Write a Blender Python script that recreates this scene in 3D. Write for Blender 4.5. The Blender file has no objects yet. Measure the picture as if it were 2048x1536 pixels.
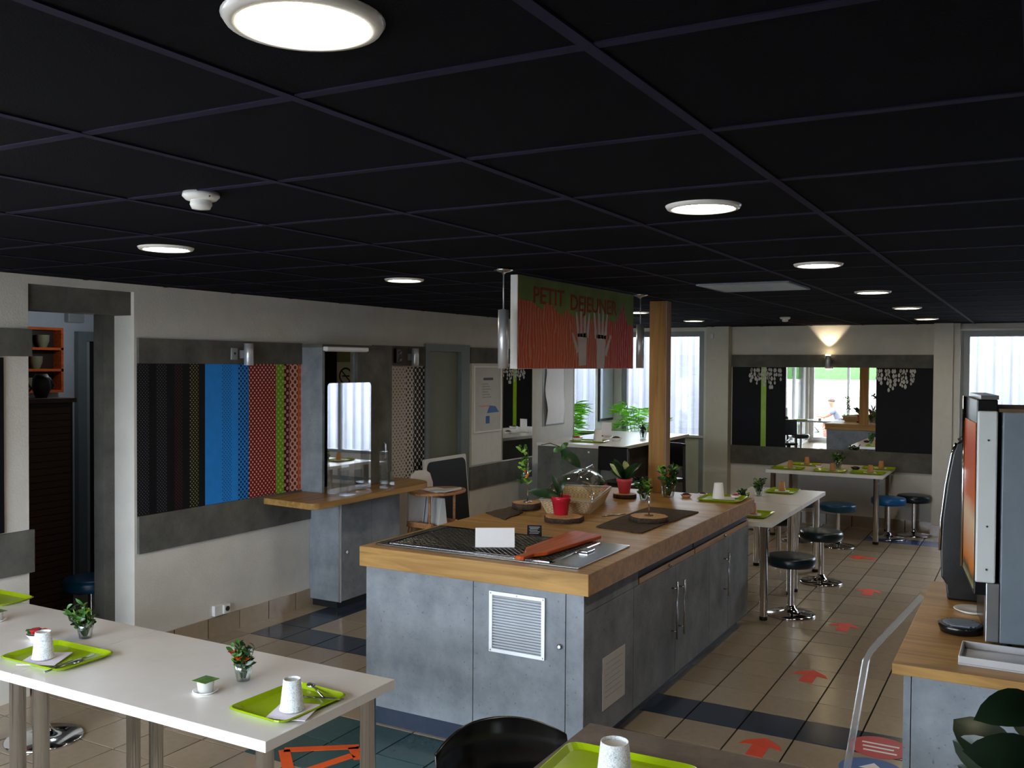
import bpy, bmesh, math, random
from mathutils import Vector, Matrix

random.seed(7)
SC = bpy.context.scene
COL = SC.collection
PI = math.pi

# ---------------------------------------------------------------- camera
def make_camera():
    yaw, pit, rol = math.radians(29.081), math.radians(1.202), math.radians(0.36)
    f = Vector((-math.sin(yaw) * math.cos(pit), math.cos(yaw) * math.cos(pit), -math.sin(pit)))
    r = Vector((math.cos(yaw), math.sin(yaw), 0.0))
    u = r.cross(f)
    r2 = math.cos(rol) * r + math.sin(rol) * u
    u2 = -math.sin(rol) * r + math.cos(rol) * u
    cd = bpy.data.cameras.new('camera')
    cd.sensor_width = 36.0
    cd.lens = 1884.0 / 2048.0 * 36.0
    cd.clip_start = 0.05
    cd.clip_end = 200
    co = bpy.data.objects.new('camera', cd)
    COL.objects.link(co)
    m = Matrix((r2, u2, -f)).transposed().to_4x4()
    m.translation = Vector((0, 0, 1.95))
    co.matrix_world = m
    SC.camera = co
make_camera()

# ---------------------------------------------------------------- world, exposure
SC.view_settings.view_transform = 'Standard'
SC.view_settings.look = 'None'
SC.view_settings.gamma = 1.0
SC.view_settings.use_curve_mapping = False
SC.view_settings.exposure = 0.8
W = bpy.data.worlds.new('overcast_sky')
SC.world = W
W.use_nodes = True
bg = W.node_tree.nodes['Background']
bg.inputs['Color'].default_value = (0.80, 0.91, 1.0, 1)
bg.inputs['Strength'].default_value = 13.0
try:
    SC.cycles.max_bounces = 8
    SC.cycles.diffuse_bounces = 4
    SC.cycles.glossy_bounces = 4
    SC.cycles.transparent_max_bounces = 14
    SC.cycles.adaptive_threshold = 0.06
    SC.cycles.caustics_reflective = False
    SC.cycles.caustics_refractive = False
    SC.cycles.sample_clamp_indirect = 6.0
except Exception:
    pass

def portal(name, cx, cy, cz, sx, sz, rot):
    ld = bpy.data.lights.new(name, 'AREA')
    ld.shape = 'RECTANGLE'; ld.size = sx; ld.size_y = sz
    ld.cycles.is_portal = True
    o = bpy.data.objects.new(name, ld); COL.objects.link(o)
    o.location = (cx, cy, cz); o.rotation_euler = rot
    return o
# daylight comes in through the glazed front, the glazed end of the left wall and the two far windows
portal('daylight_portal_front', -3.15, -1.03, 1.2, 3.8, 2.2, (PI / 2, 0, 0))
portal('daylight_portal_side', -5.2, 0.37, 1.2, 2.35, 2.2, (PI / 2, 0, -PI / 2))
portal('daylight_portal_far_window', -4.4, 12.16, 1.7, 1.1, 1.36, (-PI / 2, 0, 0))
portal('daylight_portal_far_glazing', 0.42, 12.16, 1.25, 2.2, 2.15, (-PI / 2, 0, 0))

# ---------------------------------------------------------------- materials
def lin(c):
    def g(v):
        v /= 255.0
        return v / 12.92 if v <= 0.04045 else ((v + 0.055) / 1.055) ** 2.4
    return (g(c[0]), g(c[1]), g(c[2]), 1.0)

MATS = {}
class NT:
    """small helper around a node tree"""
    def __init__(s, name):
        s.m = bpy.data.materials.new(name); s.m.use_nodes = True
        s.t = s.m.node_tree; s.n = s.t.nodes
        s.b = s.n['Principled BSDF']
        s.co = None
        MATS[name] = s.m
    def node(s, k, **kw):
        n = s.n.new(k)
        for a, v in kw.items():
            if a.startswith('i_'):
                n.inputs[a[2:].replace('_', ' ')].default_value = v
            else:
                setattr(n, a, v)
        return n
    def link(s, a, b): s.t.links.new(a, b)
    def coord(s, scale=(1, 1, 1), rot=(0, 0, 0)):
        if s.co is None: s.co = s.node('ShaderNodeTexCoord')
        mp = s.node('ShaderNodeMapping')
        mp.inputs['Scale'].default_value = scale
        mp.inputs['Rotation'].default_value = rot
        s.link(s.co.outputs['Object'], mp.inputs['Vector'])
        return mp.outputs['Vector']
    def noise(s, scale, detail=3, rough=0.55, vec=None, dist=0.0):
        n = s.node('ShaderNodeTexNoise')
        n.inputs['Scale'].default_value = scale; n.inputs['Detail'].default_value = detail
        n.inputs['Roughness'].default_value = rough; n.inputs['Distortion'].default_value = dist
        s.link(vec if vec is not None else s.coord(), n.inputs['Vector'])
        return n.outputs['Fac']
    def ramp(s, fac, stops):
        r = s.node('ShaderNodeValToRGB')
        e = r.color_ramp.elements
        while len(e) < len(stops): e.new(0.5)
        for i, (p, c) in enumerate(stops):
            e[i].position = p; e[i].color = c
        s.link(fac, r.inputs['Fac'])
        return r.outputs['Color']
    def mix(s, fac, a, b, mode='MIX'):
        n = s.node('ShaderNodeMix', data_type='RGBA', blend_type=mode)
        for v, i in ((fac, 0), (a, 6), (b, 7)):
            if hasattr(v, 'is_output'): s.link(v, n.inputs[i])
            else: n.inputs[i].default_value = v
        return n.outputs[2]
    def math(s, op, a, b=None, c=None):
        n = s.node('ShaderNodeMath', operation=op)
        for i, v in enumerate((a, b, c)):
            if v is None: continue
            if hasattr(v, 'is_output'): s.link(v, n.inputs[i])
            else: n.inputs[i].default_value = v
        return n.outputs[0]
    def bump(s, h, strength, dist=0.01):
        n = s.node('ShaderNodeBump')
        n.inputs['Strength'].default_value = strength; n.inputs['Distance'].default_value = dist
        s.link(h, n.inputs['Height']); s.link(n.outputs['Normal'], s.b.inputs['Normal'])
    def set(s, col=None, rough=0.5, metal=0.0, spec=0.5):
        if col is not None:
            if hasattr(col, 'is_output'): s.link(col, s.b.inputs['Base Color'])
            else: s.b.inputs['Base Color'].default_value = col
        s.b.inputs['Roughness'].default_value = rough
        s.b.inputs['Metallic'].default_value = metal
        s.b.inputs['Specular IOR Level'].default_value = spec
        return s.m

def plain(name, col, rough=0.5, metal=0.0, spec=0.5, var=0.06, scale=14.0, bump=0.0, bscale=60.0):
    """paint, plastic or metal with a slight procedural mottling"""
    t = NT(name)
    c = lin(col)
    f = t.noise(scale, 2)
    hi = tuple(min(1, v * (1 + var)) for v in c[:3]) + (1,)
    lo = tuple(v * (1 - var) for v in c[:3]) + (1,)
    t.set(t.ramp(f, [(0.3, lo), (0.7, hi)]), rough, metal, spec)
    if bump: t.bump(t.noise(bscale, 3), bump, 0.004)
    return t.m

def emit(name, col, strength):
    t = NT(name)
    t.b.inputs['Base Color'].default_value = (0.8, 0.8, 0.8, 1)
    t.b.inputs['Emission Color'].default_value = lin(col)
    t.b.inputs['Emission Strength'].default_value = strength
    return t.m

def glass(name, tint=(255, 255, 255), gloss=0.10, rough=0.02, fres=0.9):
    """clear sheet: lets light straight through, with a Fresnel-weighted mirror sheen"""
    t = NT(name)
    t.n.remove(t.b)
    tr = t.node('ShaderNodeBsdfTransparent'); tr.inputs['Color'].default_value = lin(tint)
    gl = t.node('ShaderNodeBsdfGlossy'); gl.inputs['Roughness'].default_value = rough
    lw = t.node('ShaderNodeLayerWeight'); lw.inputs['Blend'].default_value = 0.25
    f = t.math('MULTIPLY_ADD', lw.outputs['Fresnel'], fres, gloss * 0.4)
    mx = t.node('ShaderNodeMixShader')
    t.link(f, mx.inputs[0]); t.link(tr.outputs[0], mx.inputs[1]); t.link(gl.outputs[0], mx.inputs[2])
    t.link(mx.outputs[0], t.n['Material Output'].inputs['Surface'])
    return t.m

def concrete(name, dark, light, scale=5.0, speck=0.5, rough=0.7):
    t = NT(name)
    big = t.noise(scale, 6, 0.65)
    c = t.ramp(big, [(0.28, lin(dark)), (0.72, lin(light))])
    sp = t.noise(scale * 14, 2, 0.5)
    spm = t.ramp(sp, [(0.27, (1, 1, 1, 1)), (0.36, (0, 0, 0, 1))])
    c = t.mix(t.math('MULTIPLY', spm, speck), c, lin((50, 52, 56)))
    t.set(c, rough, 0, 0.12)
    t.bump(sp, 0.05, 0.002)
    return t.m

def wood(name, base, dark, axis='x', scale=1.0, rough=0.38):
    t = NT(name)
    st = {'x': (0.6, 9, 9), 'y': (9, 0.6, 9), 'z': (9, 9, 0.6)}[axis]
    v = t.coord(tuple(a * scale for a in st))
    g = t.noise(2.2, 8, 0.62, v, 0.9)
    c = t.ramp(g, [(0.30, lin(dark)), (0.52, lin(base)), (0.75, lin(tuple(min(255, q * 1.12) for q in base)))])
    kn = t.noise(3.2 * scale, 2, 0.4, t.coord())
    km = t.ramp(kn, [(0.20, (1, 1, 1, 1)), (0.27, (0, 0, 0, 1))])
    c = t.mix(t.math('MULTIPLY', km, 0.75), c, lin(tuple(q * 0.45 for q in dark)))
    t.set(c, rough, 0, 0.25)
    t.bump(g, 0.05, 0.002)
    return t.m

def dots(name, bgc, dotc, pitch, rad, ax=('Y', 'Z'), dotc2=None):
    """staggered printed dots on a flat sheet"""
    t = NT(name)
    t.co = t.node('ShaderNodeTexCoord')
    sp = t.node('ShaderNodeSeparateXYZ'); t.link(t.co.outputs['Object'], sp.inputs[0])
    def cell(off):
        d = []
        for a in ax:
            q = t.math('MULTIPLY_ADD', sp.outputs[a], 1.0 / pitch, 50.0 + off)
            d.append(t.math('SUBTRACT', t.math('FRACT', q), 0.5))
        return t.math('SQRT', t.math('ADD', t.math('MULTIPLY', d[0], d[0]), t.math('MULTIPLY', d[1], d[1])))
    m = t.math('MINIMUM', cell(0.0), cell(0.5))
    k = t.math('LESS_THAN', m, rad)
    dc = lin(dotc)
    if dotc2:
        dc = t.mix(t.math('GREATER_THAN', t.noise(9, 1), 0.5), lin(dotc), lin(dotc2))
    t.set(t.mix(k, lin(bgc), dc), 0.5, 0, 0.2)
    return t.m

plain('white_paint', (226, 223, 216), 0.65, var=0.03)
plain('white_gloss', (238, 238, 236), 0.22, var=0.02)
plain('table_white', (226, 220, 214), 0.28, var=0.02, spec=0.5)
plain('cream_paint', (205, 200, 186), 0.6, var=0.03)
plain('grey_frame', (150, 155, 155), 0.4, var=0.03)
plain('grey_green_door', (116, 120, 108), 0.45, var=0.04)
plain('door_frame_grey', (110, 120, 120), 0.45, var=0.04)
plain('black_plastic', (16, 16, 18), 0.25, var=0.1)
plain('black_matt', (14, 14, 16), 0.6, var=0.1)
plain('black_lacquer', (10, 9, 9), 0.16, var=0.1)
plain('lime_plastic', (152, 180, 14), 0.22, var=0.03)
plain('vinyl_blue', (12, 74, 112), 0.3, var=0.06, bump=0.05, bscale=120)
plain('vinyl_bright_blue', (14, 104, 176), 0.28, var=0.06, bump=0.05, bscale=120)
plain('vinyl_dark', (16, 38, 46), 0.3, var=0.08, bump=0.05, bscale=120)
plain('chrome', (225, 225, 228), 0.10, 1.0, var=0.02)
plain('satin_chrome', (236, 237, 240), 0.17, 1.0, var=0.02)
plain('steel', (178, 180, 182), 0.24, 1.0, var=0.05)
plain('aluminium', (200, 202, 205), 0.35, 1.0, var=0.04)
plain('lamp_silver', (205, 207, 212), 0.35, 0.6, var=0.03)
plain('machine_grey', (112, 122, 132), 0.45, 0.0, var=0.05)
plain('machine_white', (205, 208, 208), 0.4, var=0.02)
plain('red_pot', (196, 26, 52), 0.3, var=0.05)
plain('pink_red_pot', (234, 84, 98), 0.3, var=0.05)
plain('soil', (40, 30, 22), 0.9, var=0.3, scale=60, bump=0.6)
plain('paper_white', (250, 246, 246), 0.7, var=0.02)
plain('paper_grey', (205, 203, 200), 0.7, var=0.03)
plain('napkin', (220, 212, 222), 0.8, var=0.03, bump=0.1, bscale=90)
plain('rubber_black', (18, 18, 18), 0.7, var=0.1)
plain('leaf_dark', (28, 58, 26), 0.35, var=0.35, scale=9)
plain('leaf_deep', (16, 34, 16), 0.4, var=0.3, scale=9)
plain('leaf_mid', (52, 98, 30), 0.4, var=0.35, scale=9)
plain('leaf_light', (120, 168, 52), 0.45, var=0.3, scale=9)
def leafy(name, col, var, tr):
    m = plain(name, col, 0.45, var=var, scale=6); nt = m.node_tree; b = nt.nodes['Principled BSDF']
    a = nt.nodes.new('ShaderNodeBsdfTranslucent'); x = nt.nodes.new('ShaderNodeMixShader'); x.inputs[0].default_value = tr
    src = b.inputs['Base Color'].links[0].from_socket; nt.links.new(src, a.inputs['Color']); nt.links.new(b.outputs[0], x.inputs[1]); nt.links.new(a.outputs[0], x.inputs[2])
    nt.links.new(x.outputs[0], nt.nodes['Material Output'].inputs['Surface'])
leafy('palm_green', (120, 196, 44), 0.35, 0.5)
plain('leaf_variegated', (176, 190, 128), 0.4, var=0.45, scale=22)
plain('petal_red', (196, 28, 40), 0.5, var=0.2)
plain('petal_orange', (240, 92, 22), 0.5, var=0.2)
plain('stem_brown', (92, 70, 44), 0.6, var=0.2)
plain('sticker_red', (228, 72, 36), 0.5, var=0.06)
plain('sticker_deep_red', (190, 34, 36), 0.45, var=0.05)
plain('sticker_orange', (236, 92, 30), 0.5, var=0.05)
plain('sticker_blue', (24, 84, 156), 0.45, var=0.05)
plain('print_white', (232, 232, 230), 0.5, var=0.02)
plain('print_dark', (44, 40, 40), 0.5, var=0.05)
plain('print_blue', (34, 96, 170), 0.5, var=0.05)
plain('print_pink', (214, 150, 150), 0.5, var=0.05)
plain('stripe_black', (16, 17, 21), 0.5, spec=0.2, var=0.1)
plain('stripe_blue', (44, 146, 238), 0.5, spec=0.2, var=0.05)
plain('stripe_green', (150, 196, 28), 0.35, var=0.05)
plain('ceiling_tile', (9, 10, 16), 0.95, spec=0.08, var=0.25, scale=90, bump=0.25, bscale=200)
plain('ceiling_bar', (30, 28, 52), 0.7, spec=0.15, var=0.08)
plain('skin', (140, 88, 66), 0.55, var=0.05)
plain('shirt_grey', (84, 86, 100), 0.8, var=0.06)
plain('shorts_dark', (36, 40, 48), 0.8, var=0.08)
plain('hair_grey', (70, 54, 44), 0.8, var=0.2, scale=60)
plain('ground_pale', (118, 114, 112), 0.85, var=0.06, scale=3)
plain('yoghurt_lid', (92, 132, 60), 0.35, var=0.5, scale=40)
plain('plate_white', (238, 238, 238), 0.18, var=0.01)
plain('jam_red', (172, 40, 44), 0.35, var=0.3, scale=40)
plain('dark_board', (17, 18, 25), 0.6, spec=0.2, var=0.12, scale=6)
plain('no_entry_red', (160, 60, 56), 0.5)
plain('wall_green_yellow', (128, 126, 92), 0.6, var=0.04)
plain('bluish_white', (190, 196, 204), 0.6, var=0.03)
plain('tambour_brown', (70, 44, 26), 0.5, var=0.15)
plain('dark_wood', (42, 28, 20), 0.5, var=0.2)
plain('bread_orange', (204, 84, 26), 0.4, var=0.1)
plain('cyan_sheet', (226, 236, 246), 0.06, 0.55, var=0.05, scale=4)
plain('bright_tray', (212, 212, 216), 0.3, 0.35, var=0.04)
plain('vent_white', (236, 239, 244), 0.35, 0.3, var=0.03)
plain('lit_edge_white', (246, 246, 246), 0.3, var=0.01)
plain('bark', (70, 52, 40), 0.9, var=0.5, scale=45, bump=0.8, bscale=80)
emit('kiosk_fill_glow', (255, 240, 200), 5.0)
plain('kick_black', (14, 15, 17), 0.6, var=0.1)
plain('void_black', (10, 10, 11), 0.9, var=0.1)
concrete('concrete_island', (112, 118, 126), (152, 158, 164), 4.5, 0.45)
concrete('concrete_band', (84, 84, 80), (118, 116, 110), 5.0, 0.3, 0.75)
concrete('concrete_table', (96, 86, 80), (122, 110, 102), 9.0, 0.3, 0.6)
wood('oak_x', (174, 134, 78), (136, 100, 55), 'x', 1.0, 0.42)
wood('oak_y', (174, 134, 78), (136, 100, 55), 'y', 1.0, 0.42)
wood('oak_z', (166, 122, 68), (130, 92, 48), 'z', 1.0, 0.6)
wood('orange_wood', (196, 92, 40), (150, 56, 22), 'y', 1.4, 0.3)
wood('beech', (190, 136, 92), (150, 98, 62), 'x', 2.0)
wood('cut_wood', (204, 158, 110), (160, 112, 70), 'z', 4.0, 0.6)
glass('window_glass', (250, 250, 252), 0.05)
glass('acrylic', (244, 248, 248), 0.14)
glass('thin_acrylic', (250, 252, 252), 0.12, 0.02, 0.35)
glass('dome_acrylic', (250, 251, 251), 0.2, 0.03, 0.35)
glass('jar_glass', (244, 249, 248), 0.2, 0.02, 0.45)
emit('downlight_glow', (255, 238, 206), 32.0)
emit('spot_glow', (255, 226, 176), 14.0)

def special_materials():
    # rough-cast wall
    t = NT('roughcast')
    f = t.noise(5, 3)
    t.set(t.ramp(f, [(0.3, lin((218, 214, 206))), (0.7, lin((228, 224, 216)))]), 0.85, 0, 0.2)
    t.bump(t.noise(95, 3, 0.6), 0.35, 0.006)
    # tiles with a per-piece tint
    for name, a, b in (('tile_beige', (156, 139, 117), (176, 159, 136)), ('tile_navy', (44, 54, 72), (56, 66, 84)), ('tile_teal', (52, 82, 82), (66, 96, 96)),
                       ('tile_blue', (44, 74, 134), (56, 88, 150))):
        t = NT(name)
        oi = t.node('ShaderNodeObjectInfo')
        f = t.math('ADD', t.math('MULTIPLY', oi.outputs['Random'], 0.45), t.math('MULTIPLY', t.noise(24, 4), 0.55))
        t.set(t.ramp(f, [(0.2, lin(a)), (0.8, lin(b))]), 0.2, 0, 0.8)
        t.bump(t.noise(40, 2), 0.02, 0.002)
    plain('grout', (34, 29, 26), 0.95, spec=0.05, var=0.12)
    # mirror
    t = NT('mirror_silver'); t.set((0.86, 0.89, 0.88, 1), 0.0, 1.0)
    # corrugated white cladding
    t = NT('cladding'); t.set(t.ramp(t.noise(2, 2), [(0.3, lin((96, 98, 106))), (0.7, lin((106, 107, 114)))]), 0.6)
    # decorated paper cup
    t = NT('cup_print')
    v = t.noise(55, 4, 0.7, None, 1.6)
    m = t.math('LESS_THAN', t.math('ABSOLUTE', t.math('SUBTRACT', v, 0.5)), 0.014)
    t.set(t.mix(t.math('MULTIPLY', m, 0.75), lin((232, 236, 236)), lin((70, 96, 130))), 0.45)
    # breakfast sign artwork: orange to pink field of fine pale lines
    t = NT('sign_art')
    co = t.node('ShaderNodeTexCoord'); sp = t.node('ShaderNodeSeparateXYZ'); t.link(co.outputs['Object'], sp.inputs[0])
    col = t.ramp(t.math('MULTIPLY_ADD', sp.outputs['Y'], 1 / 1.7, 0.0), [(0.0, lin((208, 88, 62))), (0.3, lin((214, 102, 54))), (0.55, lin((200, 106, 84))), (0.9, lin((204, 64, 78))), (1.0, lin((208, 104, 86)))])
    wv = t.node('ShaderNodeTexWave', wave_type='BANDS', bands_direction='Y')
    wv.inputs['Scale'].default_value = 9.5; wv.inputs['Distortion'].default_value = 9.0; wv.inputs['Detail'].default_value = 3
    wv.inputs['Detail Scale'].default_value = 1.2
    mp = t.node('ShaderNodeMapping'); mp.inputs['Scale'].default_value = (1, 1.0, 0.45)
    t.link(co.outputs['Object'], mp.inputs['Vector']); t.link(mp.outputs[0], wv.inputs['Vector'])
    lines = t.math('GREATER_THAN', wv.outputs['Fac'], 0.72)
    t.set(t.mix(t.math('MULTIPLY', lines, 0.5), col, lin((206, 176, 156))), 0.7, 0, 0.15)
    plain('sign_green', (128, 152, 80), 0.7, spec=0.15, var=0.15, scale=5)
    plain('sign_letter', (158, 70, 34), 0.7, spec=0.15, var=0.3, scale=6)
    plain('sign_pale', (196, 178, 168), 0.5, var=0.1, scale=8)
    plain('sign_pink', (204, 54, 84), 0.5, var=0.1)
    # juice poster on the drinks machine
    t = NT('drink_poster')
    co = t.node('ShaderNodeTexCoord'); sp = t.node('ShaderNodeSeparateXYZ'); t.link(co.outputs['Object'], sp.inputs[0])
    n = t.noise(12, 3)
    z = t.math('ADD', sp.outputs['Z'], t.math('MULTIPLY', n, 0.06))
    t.set(t.ramp(t.math('MULTIPLY_ADD', z, 1.25, 0.0), [(0.0, lin((200, 196, 120))), (0.08, lin((70, 66, 54))), (0.12, lin((214, 120, 30))), (0.35, lin((226, 196, 160))), (0.45, lin((206, 96, 24))),
                  (0.7, lin((196, 66, 20))), (0.86, lin((222, 120, 30))), (0.9, lin((40, 36, 32)))]), 0.3)
    # woven straw of the basket
    t = NT('woven_straw')
    ck = t.node('ShaderNodeTexChecker'); ck.inputs['Scale'].default_value = 70
    ck.inputs['Color1'].default_value = lin((222, 200, 162)); ck.inputs['Color2'].default_value = lin((188, 160, 118))
    t.link(t.coord(), ck.inputs['Vector'])
    t.set(ck.outputs['Color'], 0.8); t.bump(ck.outputs['Fac'], 0.5, 0.004)
    # bark placemat
    t = NT('bark_mat')
    t.set(t.ramp(t.noise(30, 5, 0.7, t.coord((1, 4, 1))), [(0.3, lin((38, 30, 24))), (0.7, lin((96, 76, 58)))]), 0.9); t.bump(t.noise(60, 4), 0.9, 0.01)
    # hedge leaves seen outdoors
    t = NT('hedge_leaf')
    t.set(t.ramp(t.noise(3, 3), [(0.3, lin((16, 48, 10))), (0.7, lin((62, 112, 24)))]), 0.6)
special_materials()
dots('dots_grey', (20, 21, 26), (104, 100, 106), 0.024, 0.15)
dots('dots_darkred', (20, 21, 26), (96, 38, 34), 0.024, 0.17)
dots('dots_yellow', (20, 21, 26), (150, 150, 84), 0.028, 0.18)
dots('dots_blue_small', (44, 146, 238), (26, 92, 168), 0.028, 0.2)
dots('dots_blue_large', (44, 146, 238), (28, 48, 86), 0.037, 0.26)
dots('dots_red', (134, 22, 24), (222, 186, 168), 0.038, 0.20)
dots('dots_green', (116, 164, 34), (176, 206, 110), 0.048, 0.20)
dots('dots_wine', (86, 14, 20), (204, 150, 140), 0.057, 0.24)
dots('dots_salmon', (232, 178, 152), (120, 42, 40), 0.057, 0.25)
dots('dots_orange', (226, 92, 48), (214, 140, 110), 0.057, 0.22)
dots('dots_white_small', (208, 200, 192), (78, 80, 96), 0.051, 0.15)
dots('dots_white_mid', (208, 200, 192), (52, 48, 60), 0.057, 0.22)
dots('dots_white_big', (208, 200, 192), (22, 22, 28), 0.068, 0.34)

# ---------------------------------------------------------------- mesh helpers
class MB:
    def __init__(s): s.v = []; s.f = []; s.sm = []
    def add(s, vs, fs, smooth=False):
        k = len(s.v); s.v += [tuple(p) for p in vs]
        for f in fs: s.f.append(tuple(i + k for i in f)); s.sm.append(smooth)
        return s
    def box(s, x0, y0, z0, x1, y1, z1):
        v = [(x0, y0, z0), (x1, y0, z0), (x1, y1, z0), (x0, y1, z0), (x0, y0, z1), (x1, y0, z1), (x1, y1, z1), (x0, y1, z1)]
        return s.add(v, [(0, 3, 2, 1), (4, 5, 6, 7), (0, 1, 5, 4), (1, 2, 6, 5), (2, 3, 7, 6), (3, 0, 4, 7)])
    def prism(s, poly, z0, z1, smooth=False):
        n = len(poly)
        a = sum(poly[i][0] * poly[(i + 1) % n][1] - poly[(i + 1) % n][0] * poly[i][1] for i in range(n))
        if a < 0: poly = poly[::-1]
        v = [(x, y, z0) for x, y in poly] + [(x, y, z1) for x, y in poly]
        s.add(v, [tuple(range(n - 1, -1, -1)), tuple(range(n, 2 * n))])
        k = len(s.v) - 2 * n
        for i in range(n):
            j = (i + 1) % n
            s.f.append((k + i, k + j, k + n + j, k + n + i)); s.sm.append(smooth)
        return s
    def lathe(s, prof, c=(0, 0, 0), seg=20, cap=True, smooth=True):
        vs = []; fs = []
        n = len(prof)
        for i in range(seg):
            a = 2 * PI * i / seg
            for r, z in prof: vs.append((c[0] + r * math.cos(a), c[1] + r * math.sin(a), c[2] + z))
        for i in range(seg):
            j = (i + 1) % seg
            for k in range(n - 1):
                fs.append((i * n + k, j * n + k, j * n + k + 1, i * n + k + 1))
        s.add(vs, fs, smooth)
        if cap:
            k = len(s.v) - len(vs)
            if prof[0][0] > 1e-5: s.f.append(tuple(k + i * n for i in range(seg - 1, -1, -1))); s.sm.append(False)
            if prof[-1][0] > 1e-5: s.f.append(tuple(k + i * n + n - 1 for i in range(seg))); s.sm.append(False)
        return s
    def tube(s, pts, r, seg=8, cap=True):
        pts = [Vector(p) for p in pts]; n = len(pts)
        rs = r if isinstance(r, (list, tuple)) else [r] * n
        vs = []; fs = []
        up = None
        for i, p in enumerate(pts):
            d = (pts[min(i + 1, n - 1)] - pts[max(i - 1, 0)]).normalized()
            if up is None:
                up = Vector((0, 0, 1)) if abs(d.z) < 0.9 else Vector((1, 0, 0))
            a = d.cross(up).normalized(); b = a.cross(d).normalized(); up = b
            for k in range(seg):
                t = 2 * PI * k / seg
                vs.append(p + (a * math.cos(t) + b * math.sin(t)) * rs[i])
        for i in range(n - 1):
            for k in range(seg):
                q = (k + 1) % seg
                fs.append((i * seg + k, i * seg + q, (i + 1) * seg + q, (i + 1) * seg + k))
        base = len(s.v)
        s.add(vs, fs, True)
        if cap:
            s.f.append(tuple(base + k for k in range(seg - 1, -1, -1))); s.sm.append(False)
            s.f.append(tuple(base + (n - 1) * seg + k for k in range(seg))); s.sm.append(False)
        return s
    def ball(s, c, r, seg=12, rings=7, sc=(1, 1, 1)):
        prof = [(max(1e-6, math.sin(PI * i / rings)) * r * 1.0, -math.cos(PI * i / rings) * r) for i in range(rings + 1)]
        k = len(s.v); s.lathe(prof, (0, 0, 0), seg, False)
        for i in range(k, len(s.v)):
            p = s.v[i]; s.v[i] = (c[0] + p[0] * sc[0], c[1] + p[1] * sc[1], c[2] + p[2] * sc[2])
        return s
    def quad(s, a, b, c, d): return s.add([a, b, c, d], [(0, 1, 2, 3)])
    def leaf(s, base, tip, width, bend=0.0, seg=5, normal=None, fold=0.25):
        """one blade from base to tip, folded along its midrib and drooping by bend"""
        b = Vector(base); t = Vector(tip); d = t - b; L = d.length
        side = d.cross(Vector((0, 0, 1)) if normal is None else Vector(normal))
        if side.length < 1e-5: side = Vector((1, 0, 0))
        side.normalize(); nrm = side.cross(d).normalized()
        vs = []; fs = []
        for i in range(seg + 1):
            u = i / seg
            w = width * 0.5 * math.sin(PI * min(1, 0.08 + u * 0.92)) ** 0.7
            p = b + d * u + nrm * (bend * L * 4 * u * (1 - u))
            vs += [p - side * w + nrm * w * fold, p, p + side * w + nrm * w * fold]
        for i in range(seg):
            k = 3 * i
            fs += [(k, k + 1, k + 4, k + 3), (k + 1, k + 2, k + 5, k + 4)]
        return s.add(vs, fs, True)
    def xf(s, m):
        s.v = [tuple(m @ Vector(p)) for p in s.v]; return s
    def build(s, name, m, parent=None, bevel=0.0, loc=None, seg=2):
        me = bpy.data.meshes.new(name)
        me.from_pydata([tuple(p) for p in s.v], [], s.f)
        me.polygons.foreach_set('use_smooth', s.sm)
        me.materials.append(MATS[m]); me.update()
        o = bpy.data.objects.new(name, me); COL.objects.link(o)
        if parent is not None: o.parent = parent
        if loc is not None: o.location = loc
        if bevel:
            b = o.modifiers.new('bevel', 'BEVEL'); b.width = bevel; b.segments = seg; b.limit_method = 'ANGLE'; b.angle_limit = math.radians(40)
        return o

def B(x0, y0, z0, x1, y1, z1): return MB().box(x0, y0, z0, x1, y1, z1)
def tag(o, label, cat, group=None):
    o['label'] = label; o['category'] = cat
    if group: o['group'] = group
    return o
def thing(name, label, cat, loc=(0, 0, 0), rz=0.0, group=None):
    o = bpy.data.objects.new(name, None); COL.objects.link(o)
    o.empty_display_size = 0.1; o.location = loc; o.rotation_euler = (0, 0, rz)
    return tag(o, label, cat, group)
def struct(o): o['kind'] = 'structure'; return o
def stuff(o): o['kind'] = 'stuff'; return o
def children(o): return [c for c in COL.objects if c.parent == o]
def copy_tree(o, loc, rz, label, group=None, kids=None, parent=None):
    c = o.copy(); COL.objects.link(c)
    if parent is None:
        c.location = loc; c.rotation_euler = (0, 0, rz); c['label'] = label
        if group: c['group'] = group
    else:
        c.parent = parent
    for ch in (kids or {}).get(o.name, []):
        copy_tree(ch, None, None, None, None, kids, c)
    return c
def kids_of(*roots):
    d = {}
    for o in COL.objects:
        if o.parent: d.setdefault(o.parent.name, []).append(o)
    return d
def piece(src, parent, loc, name=None):
    c = bpy.data.objects.new(name or src.name, src.data); COL.objects.link(c)
    c.parent = parent; c.location = loc
    return c
def mesh_of(mb, name, m):
    me = bpy.data.meshes.new(name); me.from_pydata([tuple(p) for p in mb.v], [], mb.f)
    me.polygons.foreach_set('use_smooth', mb.sm); me.materials.append(MATS[m]); me.update(); return me
def obj_of(me, name, parent=None, loc=(0, 0, 0), rot=None):
    o = bpy.data.objects.new(name, me); COL.objects.link(o); o.location = loc
    if rot: o.rotation_euler = rot
    if parent is not None: o.parent = parent
    return o
def text_mesh(txt, size, m, extr=0.0008, bold=0.0, space=1.0):
    cu = bpy.data.curves.new('lettering', 'FONT'); cu.body = txt; cu.size = size; cu.extrude = extr; cu.offset = bold
    cu.align_x = 'LEFT'; cu.resolution_u = 2; cu.space_character = space
    o = bpy.data.objects.new('lettering', cu); COL.objects.link(o)
    dg = bpy.context.evaluated_depsgraph_get(); dg.update()
    me = bpy.data.meshes.new_from_object(o.evaluated_get(dg))
    bpy.data.objects.remove(o); bpy.data.curves.remove(cu)
    me.materials.clear(); me.materials.append(MATS[m])
    return me
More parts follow.
